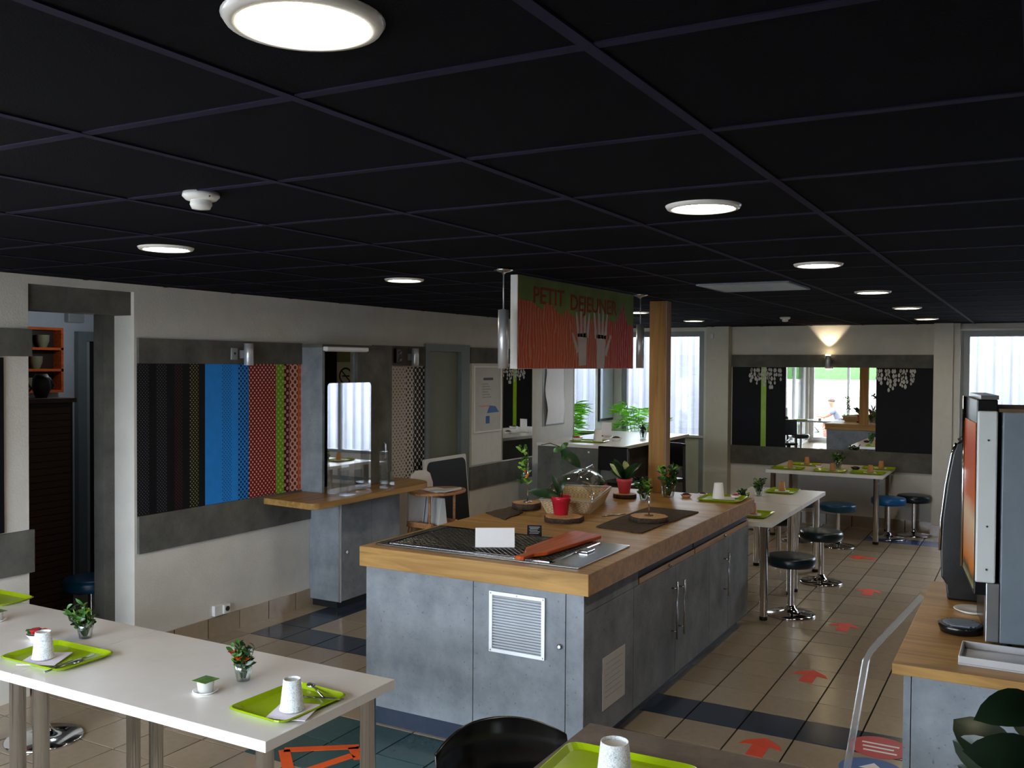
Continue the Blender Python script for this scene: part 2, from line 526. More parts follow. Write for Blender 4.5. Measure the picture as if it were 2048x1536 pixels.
# ================================================================ THE SETTING
XW, YF, ZC, XR, Y0 = -5.09, 12.0, 2.45, 1.65, -0.95

def build_floor():
    fl = struct(B(-8.2, Y0 - 0.1, -0.06, XR + 0.2, YF + 0.2, -0.006).build('floor', 'grout'))
    px, py, ox, oy = 0.2958, 0.307, -1.075, 5.29
    g = 0.0045
    def tile_mesh(m):
        w, d, c = px - 2 * g, py - 2 * g, 0.0025
        mb = MB()
        v = [(0, 0, -0.006), (w, 0, -0.006), (w, d, -0.006), (0, d, -0.006), (0, 0, 0), (w, 0, 0), (w, d, 0), (0, d, 0)]
        mb.add(v, [(0, 1, 5, 4), (1, 2, 6, 5), (2, 3, 7, 6), (3, 0, 4, 7), (4, 5, 6, 7)])
        return mb
    ms = {m: mesh_of(tile_mesh(m), 'tile', m) for m in ('tile_beige', 'tile_navy', 'tile_teal', 'tile_blue')}
    def colour(i, j):
        if j == -1 and i >= -13: return 'tile_navy'
        if i == -13 and -1 <= j <= 5: return 'tile_navy'
        if -8 <= i <= -4 and j in (-5, -6): return 'tile_teal'
        if j == 19 and i >= -2: return 'tile_blue'
        return 'tile_beige'
    yaw = math.radians(29.081)
    cand = []; rest = {}
    for i in range(-24, 10):
        for j in range(-24, 22):
            x, y = ox + i * px, oy + j * py
            if x + px < -8 or x > XR or y + py < Y0 or y > YF: continue
            cx, cy = x + px / 2, y + py / 2
            fwd = -cx * math.sin(yaw) + cy * math.cos(yaw); rgt = cx * math.cos(yaw) + cy * math.sin(yaw)
            under = (-3.1 < cx < -1.95 and 4.2 < cy < 6.9) or (cx < -5.15) or (cx < -3.3 and cy > 5.9) or (cx > -0.35 and cy > 3.3)
            vis = fwd > 1.0 and abs(rgt / fwd) < 0.56 and 1.95 / fwd < 0.45 and not under
            (cand.append((fwd, i, j, x, y)) if vis else rest.setdefault(colour(i, j), []).append((x, y)))
    cand.sort()
    for k, (f, i, j, x, y) in enumerate(cand):
        if k < 300:
            obj_of(ms[colour(i, j)], 'tile', fl, (x + g, y + g, 0.0))
        else:
            rest.setdefault(colour(i, j), []).append((x, y))
    for m, L in rest.items():
        mb = MB()
        for x, y in L:
            t = tile_mesh(m)
            mb.add([(p[0] + x + g, p[1] + y + g, p[2]) for p in t.v], t.f)
        stuff(mb.build('tile_field', m, fl))
    return fl
FLOOR = build_floor()

def build_ceiling():
    ce = struct(B(-8.2, Y0 - 0.1, ZC + 0.012, XR + 0.2, YF + 0.2, ZC + 0.1).build('ceiling', 'black_matt'))
    P, ox, oy, w = 0.607, -0.62, 1.355, 0.024
    xs = [ox + P * k for k in range(-8, 5)]; ys = [oy + 0.604 * k for k in range(-6, 19)]
    tm = mesh_of(B(0, 0, 0, P - w, 0.604 - w, 0.016), 'ceiling_tile', 'ceiling_tile')
    n = 0
    for a in [ox + P * k for k in range(-8, 4)]:
        for b in ys:
            if a + P > XW - 0.4 and a < XR and b + P > Y0 and b < YF:
                obj_of(tm, 'ceiling_tile', ce, (a + w / 2, b + w / 2, ZC)); n += 1
    for a in xs:
        if XW < a < XR: B(a - w / 2, Y0, ZC - 0.004, a + w / 2, YF, ZC + 0.012).build('grid_bar', 'ceiling_bar', ce)
    for b in ys:
        if Y0 < b < YF: B(XW, b - w / 2, ZC - 0.003, XR, b + w / 2, ZC + 0.012).build('grid_bar', 'ceiling_bar', ce)
build_ceiling()

# ---- walls
T = 0.19
def build_walls():
    mb = MB()
    xo = XW - T
    segs = [(Y0 - 0.1, -0.80, 0, ZC), (-0.80, 1.55, 0, 0.06), (-0.80, 1.55, 2.32, ZC), (1.55, 3.40, 0, ZC), (3.40, 4.13, 2.40, ZC), (4.13, 5.74, 0, ZC),
            (5.74, 6.56, 0, 0.88), (5.74, 6.56, 2.10, ZC), (6.56, 7.44, 0, ZC), (7.44, 8.20, 2.10, ZC), (8.20, YF, 0, ZC)]
    for a, b, z0, z1 in segs: mb.box(xo, a, z0, XW, b, z1)
    struct(mb.build('wall_left', 'roughcast'))
    mb = MB()
    for a, b, z0, z1 in [(xo, -4.96, 0, ZC), (-4.96, -3.80, 2.40, ZC), (-3.80, -0.74, 0, ZC), (-0.74, 1.56, 2.37, ZC), (-0.74, 1.56, 0, 0.05), (1.56, XR + T, 0, ZC)]:
        mb.box(a, YF, z0, b, YF + T, z1)
    struct(mb.build('wall_far', 'roughcast'))
    struct(B(XR, Y0, 0, XR + T, YF, ZC).build('wall_right', 'concrete_band'))
    mb = MB()
    for a, b, z0, z1 in [(xo, -5.05, 0, ZC), (-5.05, -1.25, 2.32, ZC), (-5.05, -1.25, 0, 0.06), (-1.25, XR + T, 0, ZC)]:
        mb.box(a, Y0 - T, z0, b, Y0, z1)
    struct(mb.build('wall_front', 'roughcast'))
    # the passage and the kiosk room behind the left wall
    mb = MB(); mb.box(-7.2, 2.5, 0, -7.0, 5.6, ZC); mb.box(-7.0, 2.4, 0, xo, 2.55, ZC); mb.box(-7.0, 5.5, 0, xo, 5.6, ZC)
    struct(mb.build('wall_passage', 'bluish_white'))
    mb = MB(); mb.box(-6.9, 5.62, 0, -6.75, 7.3, ZC); mb.box(-6.75, 7.25, 0, xo, 7.4, ZC)
    struct(mb.build('wall_kiosk', 'wall_green_yellow'))
    # pilasters on the far wall
    mb = MB(); mb.box(-3.74, YF - 0.10, 0, -3.60, YF - 0.001, ZC); mb.box(-3.60, YF - 0.16, 0, -3.43, YF - 0.001, ZC)
    struct(mb.build('trim_1', 'cream_paint'))
    mb = MB(); mb.box(-1.03, YF - 0.18, 0, -0.83, YF - 0.001, ZC); mb.box(-0.83, YF - 0.12, 0, -0.76, YF - 0.001, ZC)
    struct(mb.build('trim_2', 'white_paint'))
build_walls()

def band(n, x0, y0, z0, x1, y1, z1, m='concrete_band'):
    o = struct(B(x0, y0, z0, x1, y1, z1).build('trim_%d' % n, m)); return o
e = 0.022
band(3, XW, 4.15, 1.94, XW + e, 5.70, 2.105)
band(4, XW, 4.15, 0.70, XW + e, 5.80, 0.945)
band(5, XW, 6.62, 1.93, XW + e, 7.41, 2.11)
band(6, XW, 8.24, 1.957, XW + e, 9.56, 2.12)
band(7, XW, 8.24, 0.655, XW + e, 9.60, 0.885)
band(8, XW, 1.6, 1.978, XW + e, 3.41, 2.136)
band(9, XW, 1.6, 0.726, XW + e, 3.42, 0.973)
band(10, -3.425, YF - e, 1.934, -1.04, YF, 2.09)
band(11, -3.425, YF - e, 0.695, -1.04, YF, 0.93)
band(12, XW - T, 3.40, 2.25, XW - 0.03, 4.13, 2.43)           # lintel over the passage
band(13, XW - T - 0.10, 4.05, 0, XW - T, 4.14, 2.26)          # grey jamb of the passage

def build_baseboards():
    tm = mesh_of(B(0, 0.005, 0, 0.014, 0.296, 0.135), 'skirting_tile', 'tile_beige')
    bl = struct(B(XW, 4.14, 0, XW + 0.006, YF, 0.132).build('baseboard_left', 'grout'))
    y = 4.14
    while y < YF - 0.3:
        if not (7.1 < y < 8.2): obj_of(tm, 'skirting_tile', bl, (XW, y, 0))
        y += 0.3
    tf = mesh_of(B(0.005, -0.014, 0, 0.296, 0, 0.135), 'skirting_tile', 'tile_beige')
    bf = struct(B(-3.43, YF - 0.006, 0, -1.03, YF, 0.132).build('baseboard_far', 'grout'))
    for k in range(8): obj_of(tf, 'skirting_tile', bf, (-3.43 + 0.3 * k, YF, 0))
    bp = struct(B(-1.04, YF - 0.195, 0, -0.76, YF - 0.18, 0.13).build('baseboard_pilaster', 'tile_beige'))
build_baseboards()

def window(n, axis, a0, a1, z0, z1, pos, mull=(), fr=0.06, dep=0.08, m='grey_frame', low=None):
    """framed glazing in the plane x = pos (axis y) or y = pos (axis x)"""
    def bx(p0, p1, q0, q1, d0, d1):
        return B(p0, pos + d0, q0, p1, pos + d1, q1) if axis == 'x' else B(pos + d0, p0, q0, pos + d1, p1, q1)
    root = bpy.data.objects.new('window_%d' % n, None); COL.objects.link(root); struct(root)
    h = dep / 2
    for p in ((a0, a0 + fr, z0, z1), (a1 - fr, a1, z0, z1), (a0 + fr, a1 - fr, z1 - fr, z1), (a0 + fr, a1 - fr, z0, z0 + fr)):
        bx(*p, -h, h).build('window_frame', m, root)
    cuts = [a0 + fr] + [v for v in mull] + [a1 - fr]
    for v in mull: bx(v - 0.03, v + 0.03, z0 + fr, z1 - fr, -h, h).build('mullion', m, root)
    for k in range(len(cuts) - 1):
        lo = cuts[k] + (0.03 if k else 0); hi = cuts[k + 1] - (0.03 if k < len(cuts) - 2 else 0)
        zz = z0 + fr
        if low:
            bx(lo, hi, z0 + fr, low - 0.05, -0.02, 0.02).build('lower_panel', 'white_paint', root)
            bx(lo, hi, low - 0.05, low, -h, h).build('rail', m, root); zz = low
        bx(lo, hi, zz, z1 - fr, -0.004, 0.004).build('pane', 'window_glass', root)
    return root
window(1, 'x', -4.96, -3.80, 0.02, 2.40, YF + 0.06, fr=0.07, low=1.03)
window(2, 'x', -0.74, 1.56, 0.05, 2.37, YF + 0.06, mull=(0.40,), fr=0.07, low=0.55)
window(3, 'x', -5.05, -1.25, 0.06, 2.32, Y0 - 0.08, mull=(-4.15, -2.7), fr=0.06, m='white_gloss')
window(4, 'y', -0.80, 1.55, 0.06, 2.32, XW - 0.10, mull=(0.4,), fr=0.06, m='white_gloss')
struct(B(-0.80, YF - 0.10, 2.365, 1.6, YF - 0.06, 2.385).build('trim_15', 'white_gloss'))     # curtain rail over the right window
struct(B(-4.99, YF - 0.02, 1.0, -3.80, YF + 0.02, 1.03).build('trim_16', 'white_gloss'))

def door(n, y0, y1, z1, x):
    root = bpy.data.objects.new('door_%d' % n, None); COL.objects.link(root); struct(root)
    B(x - 0.06, y0 + 0.07, 0.01, x - 0.02, y1 - 0.16, z1 - 0.07).build('door_leaf', 'grey_green_door', root)
    for a, b, c, d in ((y0, y0 + 0.07, 0, z1), (y1 - 0.16, y1, 0, z1), (y0 + 0.07, y1 - 0.16, z1 - 0.07, z1)):
        B(x - 0.1, a, c, x + 0.025, b, d).build('door_frame', 'door_frame_grey', root)
    h = MB().tube([(x - 0.02, y1 - 0.25, 1.02), (x + 0.03, y1 - 0.25, 1.02), (x + 0.035, y1 - 0.27, 1.02), (x + 0.035, y1 - 0.38, 1.02)], 0.009)
    h.build('door_handle', 'steel', root)
    return root
door(1, 7.42, 8.22, 2.14, XW)

def inner_door():
    root = bpy.data.objects.new('door_2', None); COL.objects.link(root); struct(root)
    x = -6.99
    for a, b, c, d in ((5.08, 5.16, 0, 2.20), (5.42, 5.5, 0, 2.2), (5.16, 5.42, 2.12, 2.2)):
        B(x, a, c, x + 0.05, b, d).build('door_frame', 'door_frame_grey', root)
    B(x, 5.16, 0, x + 0.03, 5.20, 2.12).build('door_leaf', 'grey_frame', root)
    B(x, 5.20, 0, x + 0.005, 5.42, 2.12).build('doorway_dark', 'void_black', root)  # black sheet painted in for the darkness beyond the frame
inner_door()

# ---- outdoors: seen through the far windows and in the mirror
def outdoors():
    gr = struct(B(-30, -45, -0.35, 20, Y0 - T, -0.30).build('ground_forecourt', 'ground_pale'))
    struct(B(-30, Y0 - T, -0.35, xo_(), YF + 8, -0.30).build('ground_side', 'ground_pale'))
    struct(B(-30, YF + T, -0.35, 20, YF + 8, -0.05).build('ground_back', 'ground_pale'))
    # white corrugated cladding of the next building
    b = thing('clad_building', 'neighbouring building with white corrugated cladding seen through the far windows', 'building', (0, YF + T + 3.2, 0))
    poly = []
    x = -9.0; k = 0
    while x < 7.0:
        poly += [(x, 0.0), (x + 0.10, 0.0), (x + 0.13, -0.05), (x + 0.19, -0.05)]; x += 0.22
    vs = [(p[0], p[1], 0.0) for p in poly] + [(p[0], p[1], 2.68) for p in poly]
    n = len(poly)
    MB().add(vs, [(i, i + 1, n + i + 1, n + i) for i in range(n - 1)]).build('cladding', 'cladding', b)
    B(-9, 0.01, 0, 7, 0.3, 2.7).build('wall', 'white_paint', b)
    struct(B(-9, YF + T, 2.56, -1.6, YF + T + 0.9, 2.66).build('added_eaves', 'white_paint'))  # unseen overhang added to keep skylight off the cladding
    # white boundary wall and the hedge behind it, on the far side of the forecourt
    w = thing('boundary_wall', 'long white boundary wall across the bright forecourt seen in the mirror', 'wall', (-6, -13.0, -0.3))
    B(-12, -0.1, 0, 14, 0.1, 1.62).build('wall', 'white_gloss', w)
    B(-12, -0.14, 1.62, 14, 0.14, 1.74).build('coping', 'white_paint', w)
    h = thing('hedge', 'bright green hedge of trees rising above the white boundary wall', 'hedge', (-6, -15.0, -0.3))
    mb = MB()
    rnd = random.Random(3)
    for i in range(1800):
        a = rnd.uniform(-14, 14); zz = rnd.uniform(0.8, 2.45); d = rnd.uniform(-0.9, 0.9)
        s = rnd.uniform(0.25, 0.5); an = rnd.uniform(0, 6.28)
        mb.leaf((a, d, zz), (a + s * math.cos(an), d + s * 0.5 * math.sin(an), zz + s * rnd.uniform(-0.6, 0.6)), s * 0.6, 0.05, 2)
    stuff(mb.build('foliage', 'hedge_leaf', h))
    B(-14, 0.9, 0, 14, 1.2, 2.3).build('inner_growth', 'leaf_mid', h)
    s_ = thing('low_shrub', 'low yellow green shrub beside the bicycle outside', 'shrub', (-5.4, -6.3, -0.3))
    mb = MB()
    for i in range(500):
        a = rnd.uniform(-1.6, 1.6); zz = rnd.uniform(0.0, 0.75); d = rnd.uniform(-0.4, 0.4); q = rnd.uniform(0.1, 0.2); an = rnd.uniform(0, 6.28)
        mb.leaf((a, d, zz), (a + q * math.cos(an), d + q * math.sin(an), zz + q * rnd.uniform(0, 0.8)), q * 0.5, 0.05, 2)
    stuff(mb.build('foliage', 'leaf_light', s_))
def xo_(): return XW - T
outdoors()
# ================================================================ CEILING FIXTURES
def downlight(x, y, label, proto=[None]):
    if proto[0] is None:
        t = thing('downlight', label, 'ceiling light', (x, y, ZC), 0, 'round recessed downlights')
        MB().lathe([(0.093, -0.004), (0.098, -0.012), (0.112, -0.010), (0.118, -0.001), (0.118, 0.0)], seg=40, cap=False).build('trim_ring', 'white_gloss', t)
        MB().lathe([(0.0001, -0.006), (0.094, -0.006)], seg=40, cap=False).build('diffuser', 'downlight_glow', t)
        proto[0] = t
        return t
    return copy_tree(proto[0], (x, y, ZC), 0, label, None, kids_of())
for x, y, l in [(-0.94, 1.06, 'largest round downlight glowing right above the white tables'), (-3.33, 2.87, 'round downlight above the passage opening, left of the sign'),
                (-3.29, 4.59, 'round downlight between the dotted wall art and the hanging sign'), (-0.92, 2.88, 'second largest round downlight, above the aisle right of the sign'),
                (-0.94, 4.77, 'third downlight of the aisle row, right of the ceiling vent'), (-0.96, 6.67, 'fourth downlight of the aisle row'),
                (-0.96, 8.58, 'fifth downlight of the aisle row, second from the far wall'), (-1.00, 10.61, 'last small downlight of the aisle row nearest the far wall'),
                (-3.31, 6.47, 'round downlight concealed behind the hanging breakfast sign'),
                (-3.30, 8.35, 'small downlight between the hanging sign and the wooden post'), (-3.34, 10.17, 'small downlight right of the wooden post near the far window')]:
    downlight(x, y, l)

def smoke(x, y, label, first=[None]):
    if first[0] is None:
        t = thing('smoke_detector', label, 'smoke detector', (x, y, ZC), 0, 'white ceiling smoke detectors')
        MB().lathe([(0.052, 0.0), (0.054, -0.012), (0.044, -0.022), (0.026, -0.024)], seg=28).build('base', 'white_gloss', t)
        MB().lathe([(0.030, -0.022), (0.032, -0.036), (0.026, -0.048), (0.0001, -0.051)], seg=24, cap=False).build('sensor_head', 'white_gloss', t)
        MB().ball((0.047, -0.012, -0.014), 0.004, 8, 5).build('indicator', 'print_dark', t)
        first[0] = t; return t
    return copy_tree(first[0], (x, y, ZC), 0.5, label, None, kids_of())
smoke(-2.16, 1.99, 'white domed smoke detector hanging near the left ceiling downlight')
smoke(-2.25, 9.78, 'distant white smoke detector near the far wall mirror')

def ceiling_vent():
    t = thing('ceiling_vent', 'flat slatted grey air vent set in the black ceiling', 'vent', (-1.83, 5.60, ZC))
    for a, b, c, d in ((0, 0, 0.56, 0.02), (0, 0.58, 0.56, 0.60), (0, 0.02, 0.02, 0.58), (0.54, 0.02, 0.56, 0.58)):
        B(a, b, -0.012, c, d, 0).build('frame', 'machine_grey', t)
    sm = mesh_of(B(0.0, 0, -0.012, 0.52, 0.012, -0.001), 'slat', 'grey_frame')
    B(0.02, 0.02, -0.0008, 0.54, 0.58, -0.0002).build('backing', 'void_black', t)
    for k in range(20): obj_of(sm, 'slat', t, (0.02, 0.03 + 0.0275 * k, 0))
ceiling_vent()

# ================================================================ HANGING SIGN AND ITS TWO PENDANTS
def pendant(x, y, label, first=[None]):
    if first[0] is None:
        t = thing('pendant_lamp', label, 'pendant lamp', (x, y, ZC), 0, 'cylinder pendants beside the sign')
        MB().lathe([(0.05, 0), (0.05, -0.012), (0.012, -0.022), (0.006, -0.03)], seg=20).build('canopy', 'steel', t)
        MB().tube([(0, 0, -0.02), (0, 0, -0.22)], 0.0035, 6).build('cable', 'lamp_silver', t)
        MB().lathe([(0.006, -0.212), (0.028, -0.216), (0.028, -0.522), (0.022, -0.522), (0.022, -0.40)], seg=24, cap=False).build('shade', 'lamp_silver', t)
        MB().lathe([(0.0001, -0.41), (0.022, -0.41)], seg=16, cap=False).build('bulb_face', 'white_gloss', t)
        first[0] = t; return t
    return copy_tree(first[0], (x, y, ZC), 0, label, None, kids_of())
pendant(-2.44, 4.29, 'silver cylinder pendant lamp hanging at the near end of the breakfast sign')
pendant(-2.44, 6.24, 'silver cylinder pendant lamp hanging at the far end of the breakfast sign')

def hanging_sign():
    t = thing('hanging_sign', 'orange and green board reading PETIT DEJEUNER hung from the black ceiling', 'sign', (-2.45, 4.42, 1.925))
    L, Hh = 1.66, 0.505
    B(-0.022, 0, 0, 0.022, L, Hh).build('board', 'white_gloss', t, 0.003)
    B(0.022, 0.004, 0.002, 0.0232, L - 0.004, Hh - 0.002).build('printed_face', 'sign_art', t)
    # green upper field with a jagged lower border
    top = Hh - 0.002; x = 0.0236
    low = [(0.004, 0.375), (0.16, 0.37), (0.28, 0.33), (0.34, 0.375), (0.42, 0.36), (0.52, 0.31), (0.6, 0.345), (0.74, 0.30), (0.8, 0.335), (0.9, 0.29), (1.02, 0.325), (1.14, 0.29), (1.22, 0.32), (1.34, 0.30),
           (1.42, 0.355), (1.46, 0.45), (1.50, 0.355), (1.55, 0.30), (1.656, 0.29)]
    mb = MB(); n = len(low)
    vs = [(x, a, b) for a, b in low] + [(x, a, top) for a, b in low]
    mb.add(vs, [(i, i + 1, n + i + 1, n + i) for i in range(n - 1)])
    mb.build('green_field', 'sign_green', t)
    # two raised hands, pale print
    def hand(yc, z0, s, flip, nm):
        m = MB(); xx = 0.0242
        def blade(p, q, w0, w1):
            d = Vector((q[0] - p[0], q[1] - p[1])); nn = Vector((-d.y, d.x)).normalized()
            m.quad((xx, p[0] - nn.x * w0, p[1] - nn.y * w0), (xx, q[0] - nn.x * w1, q[1] - nn.y * w1), (xx, q[0] + nn.x * w1, q[1] + nn.y * w1), (xx, p[0] + nn.x * w0, p[1] + nn.y * w0))
        blade((yc, z0), (yc + 0.01 * flip, z0 + 0.17 * s), 0.045 * s, 0.06 * s)
        for k, (dx, h) in enumerate(((-0.055, 0.12), (-0.018, 0.155), (0.02, 0.15), (0.055, 0.12))):
            blade((yc + dx * s, z0 + 0.15 * s), (yc + dx * 1.5 * s, z0 + (0.16 + h) * s), 0.017 * s, 0.009 * s)
        blade((yc + 0.06 * flip * s, z0 + 0.07 * s), (yc + 0.13 * flip * s, z0 + 0.17 * s), 0.018 * s, 0.009 * s)
        m.build(nm, 'sign_pale', t)
    hand(0.83, 0.02, 1.15, -1, 'hand_print'); hand(1.10, 0.003, 1.25, 1, 'hand_print')
    for word, y_, w_ in (('PETIT', 0.17, 0.40), ('DEJEUNER', 0.645, 0.72)):
        me = text_mesh(word, 0.132, 'sign_letter', 0.0004, 0.0016, 0.98)
        xsz = max(v.co.x for v in me.vertices)
        me.transform(Matrix.Diagonal((w_ / xsz, 1.0, 1.0, 1.0)))
        obj_of(me, 'lettering', t, (0.0246, y_, 0.366 if y_ < 0.5 else 0.352), (PI / 2, 0, PI / 2))
    
hanging_sign()

# ================================================================ LEFT WALL: ART, KIOSK, POSTERS, LAMPS
def dotted_art():
    t = thing('dotted_wall_art', 'long striped and dotted panel in black, blue, red and orange on left wall', 'wall art', (XW, 4.15, 0.945))
    cuts = [(65, 'dots_grey'), (130, 'stripe_black'), (175, 'dots_grey'), (240, 'stripe_black'), (290, 'dots_darkred'), (340, 'stripe_black'), (385, 'dots_yellow'), (445, 'stripe_black'),
            (490, 'stripe_blue'), (590, 'dots_blue_small'), (650, 'stripe_blue'), (690, 'dots_blue_large'), (760, 'dots_red'), (920, 'dots_green'), (970, 'dots_wine'), (1005, 'dots_salmon'), (1055, 'dots_orange'), (1085, 'dots_salmon'), (1118, None)]
    def yy(c):
        pts = [(65, 0.0), (490, 0.565), (760, 0.985), (920, 1.27), (970, 1.358), (1005, 1.42), (1118, 1.63)]
        for (a, b), (c2, d) in zip(pts, pts[1:]):
            if c <= c2: return b + (c - a) / (c2 - a) * (d - b)
        return 1.63
    B(0, 0, 0, 0.008, 1.63, 0.995).build('backing_board', 'stripe_black', t)
    for (c0, m), (c1, _) in zip(cuts, cuts[1:]):
        B(0.008, yy(c0), 0.001, 0.010, yy(c1), 0.994).build('stripe', m, t)
dotted_art()

def dotted_art_white():
    t = thing('dotted_wall_art', 'narrow white panel with black dots between kiosk and grey door', 'wall art', (XW, 6.90, 0.80))
    for a, b, m in ((0, 0.22, 'dots_white_small'), (0.22, 0.34, 'dots_white_mid'), (0.34, 0.52, 'dots_white_big')):
        B(0, a, 0, 0.010, b, 1.12).build('stripe', m, t)
dotted_art_white()
def red_art():
    t = thing('dark_red_wall_art', 'dark red wall panel just showing at the left edge of the picture', 'wall art', (XW, 1.62, 0.98))
    B(0, 0, 0, 0.015, 1.62, 0.99).build('panel', 'no_entry_red', t)
    B(0.015, 1.56, 0.0, 0.017, 1.62, 0.99).build('edge_strip', 'stripe_black', t)
red_art()

def wall_lamp(x, y, z, rz, label, first=[None]):
    if first[0] is None:
        t = thing('wall_lamp', label, 'wall lamp', (x, y, z), rz, 'up and down cylinder wall lamps')
        MB().lathe([(0.032, 0.0), (0.034, 0.002), (0.034, 0.158), (0.032, 0.16), (0.028, 0.158), (0.028, 0.10)], (0.062, 0, 0), 24, cap=False).build('cylinder', 'lamp_silver', t)
        B(0.0, -0.03, 0.05, 0.03, 0.03, 0.11).build('bracket', 'lamp_silver', t)
        first[0] = t; return t
    return copy_tree(first[0], (x, y, z), rz, label, None, kids_of())
wall_lamp(XW + e, 5.06, 1.93, 0, 'silver cylinder wall lamp above the blue stripe of the dotted art')
wall_lamp(XW + e, 7.16, 1.93, 0, 'silver cylinder wall lamp above the white dotted panel')
fl_ = wall_lamp(-2.22, YF - e, 1.92, -PI / 2, 'lit cylinder wall lamp throwing a warm cone above the mirror')
for zz in (0.150, -0.012):
    MB().lathe([(0.027, zz), (0.030, zz + 0.011), (0.027, zz + 0.022)], (0.062, 0, 0), 20).build('lit_bulb', 'spot_glow', fl_)
def lamp_spot(name, loc, rot, energy, size):
    ld = bpy.data.lights.new(name, 'SPOT'); ld.energy = energy; ld.color = (1.0, 0.80, 0.52); ld.spot_size = math.radians(size); ld.spot_blend = 0.35; ld.shadow_soft_size = 0.02
    o = bpy.data.objects.new(name, ld); COL.objects.link(o); o.parent = fl_; o.location = loc; o.rotation_euler = rot
lamp_spot('up_beam', (0.062, 0, 0.18), (PI, 0, 0), 9.0, 80)
lamp_spot('down_beam', (0.062, 0, -0.02), (0, 0, 0), 5.0, 80)

def small_wall_things():
    t = thing('thermostat', 'small grey control box on the band left of the near wall lamp', 'control box', (XW + e, 4.97, 1.97))
    B(0, -0.03, 0, 0.014, 0.03, 0.085).build('case', 'grey_frame', t, 0.003)
    MB().ball((0.014, 0.0, 0.045), 0.009, 10, 6).build('dial', 'print_dark', t)
    t = thing('emergency_light', 'small black twin-lens box on the band beside the second wall lamp', 'light unit', (XW + e, 6.95, 1.955))
    B(0, -0.04, 0, 0.03, 0.05, 0.13).build('case', 'black_plastic', t, 0.004)
    for zz in (0.03, 0.095): MB().ball((0.032, 0.02, zz), 0.016, 10, 6).build('lens', 'grey_frame', t)
    t = thing('wall_socket', 'white power socket low on the wall above the skirting tiles', 'socket', (XW, 4.86, 0.145))
    B(0, -0.075, 0, 0.03, 0.0, 0.075).build('cover_plate', 'white_gloss', t, 0.004)
    B(0, 0.0, 0.005, 0.045, 0.06, 0.07).build('plug', 'white_gloss', t, 0.004)
    MB().tube([(0.045, 0.03, 0.04), (0.05, 0.03, 0.04)], 0.018, 12).build('outlet_face', 'print_dark', t)
    t = thing('wall_socket', 'tiny white sensor high in the corner by the far window column', 'sensor', (-3.66, YF - 0.10, 2.30))
    B(-0.02, -0.02, 0, 0.02, 0, 0.06).build('case', 'white_gloss', t, 0.003)
    # posters
    t = thing('wall_poster', 'tall white information poster with blue figures in a clear frame beside the grey door', 'poster', (XW, 8.31, 0.90))
    B(0, -0.03, 0, 0.010, 0.60, 1.06).build('backing_board', 'white_paint', t)
    B(0.010, 0.02, 0.34, 0.014, 0.57, 1.02).build('sheet', 'paper_grey', t)
    for a, b, c, d in ((0.01, 0.33, 0.58, 0.345), (0.01, 1.015, 0.58, 1.03), (0.01, 0.345, 0.022, 1.015), (0.568, 0.345, 0.58, 1.015)):
        B(0.014, a, b, 0.022, c, d).build('clear_frame', 'paper_white', t)
    B(0.014, 0.20, 0.88, 0.0155, 0.40, 0.905).build('print_line', 'print_dark', t)
    for k in range(6): B(0.014, 0.18, 0.835 - 0.028 * k, 0.0152, 0.30 + 0.03 * (k % 3), 0.845 - 0.028 * k).build('print_line', 'grey_frame', t)
    MB().add([(0.0152, 0.27, 0.53), (0.0152, 0.53, 0.535), (0.0152, 0.45, 0.60), (0.0152, 0.33, 0.61)], [(0, 1, 2, 3)]).build('blue_figure', 'print_blue', t)
    B(0.014, 0.25, 0.42, 0.0154, 0.33, 0.50).build('blue_logo', 'print_blue', t)
    B(0.014, 0.12, 0.60, 0.0153, 0.33, 0.615).build('print_line', 'print_pink', t)
    t = thing('paper_notice', 'curling white paper notice pinned on left wall before the narrow mirror', 'notice', (XW, 9.93, 1.235))
    mb = MB(); vs = []; n = 8
    for i in range(n + 1):
        z = 0.68 * i / n; o = 0.012 + 0.03 * math.sin(i / n * 5) ** 2 * (1 - i / n)
        vs += [(o, 0.03 + 0.02 * math.sin(i), z), (o * 0.5 + 0.004, 0.52, z)]
    mb.add(vs, [(2 * i, 2 * i + 1, 2 * i + 3, 2 * i + 2) for i in range(n)], True).build('sheet', 'paper_white', t)
    B(0.0, -0.04, -0.02, 0.004, 0.55, 0.70).build('backing_board', 'grey_frame', t)
    t = thing('tall_mirror', 'tall narrow mirror on left wall reflecting the dark far panel with its green stripe', 'mirror', (XW + 0.001, 8.935, 0.90), math.radians(-3.6))
    B(0, 0, 0, 0.008, 0.62, 1.02).build('mirror_glass', 'mirror_silver', t)
    MB().add([(-0.001, 0.05, 0), (-0.001, 0.61, 0), (-0.036, 0.61, 0), (-0.001, 0.05, 1.0), (-0.001, 0.61, 1.0), (-0.036, 0.61, 1.0)], [(0, 1, 2), (5, 4, 3), (0, 3, 4, 1), (1, 4, 5, 2), (2, 5, 3, 0)]).build('wedge_batten', 'white_paint', t)
    B(0, -0.002, -0.012, 0.014, 0.622, 0.0).build('lower_rail', 'white_gloss', t)
    t = thing('tall_mirror', 'narrow mirror on left wall reflecting the palm and white cladding', 'mirror', (XW, 10.76, 0.98))
    B(0, 0, 0, 0.008, 0.64, 1.10).build('mirror_glass', 'mirror_silver', t)
    t = thing('framed_poster', 'pale blue framed poster in the corner beside the palm', 'poster', (XW, 11.52, 1.20))
    B(0, 0, 0, 0.02, 0.46, 0.74).build('backing_board', 'black_plastic', t)
    B(0.02, 0.03, 0.03, 0.022, 0.45, 0.73).build('sheet', 'cyan_sheet', t)
small_wall_things()

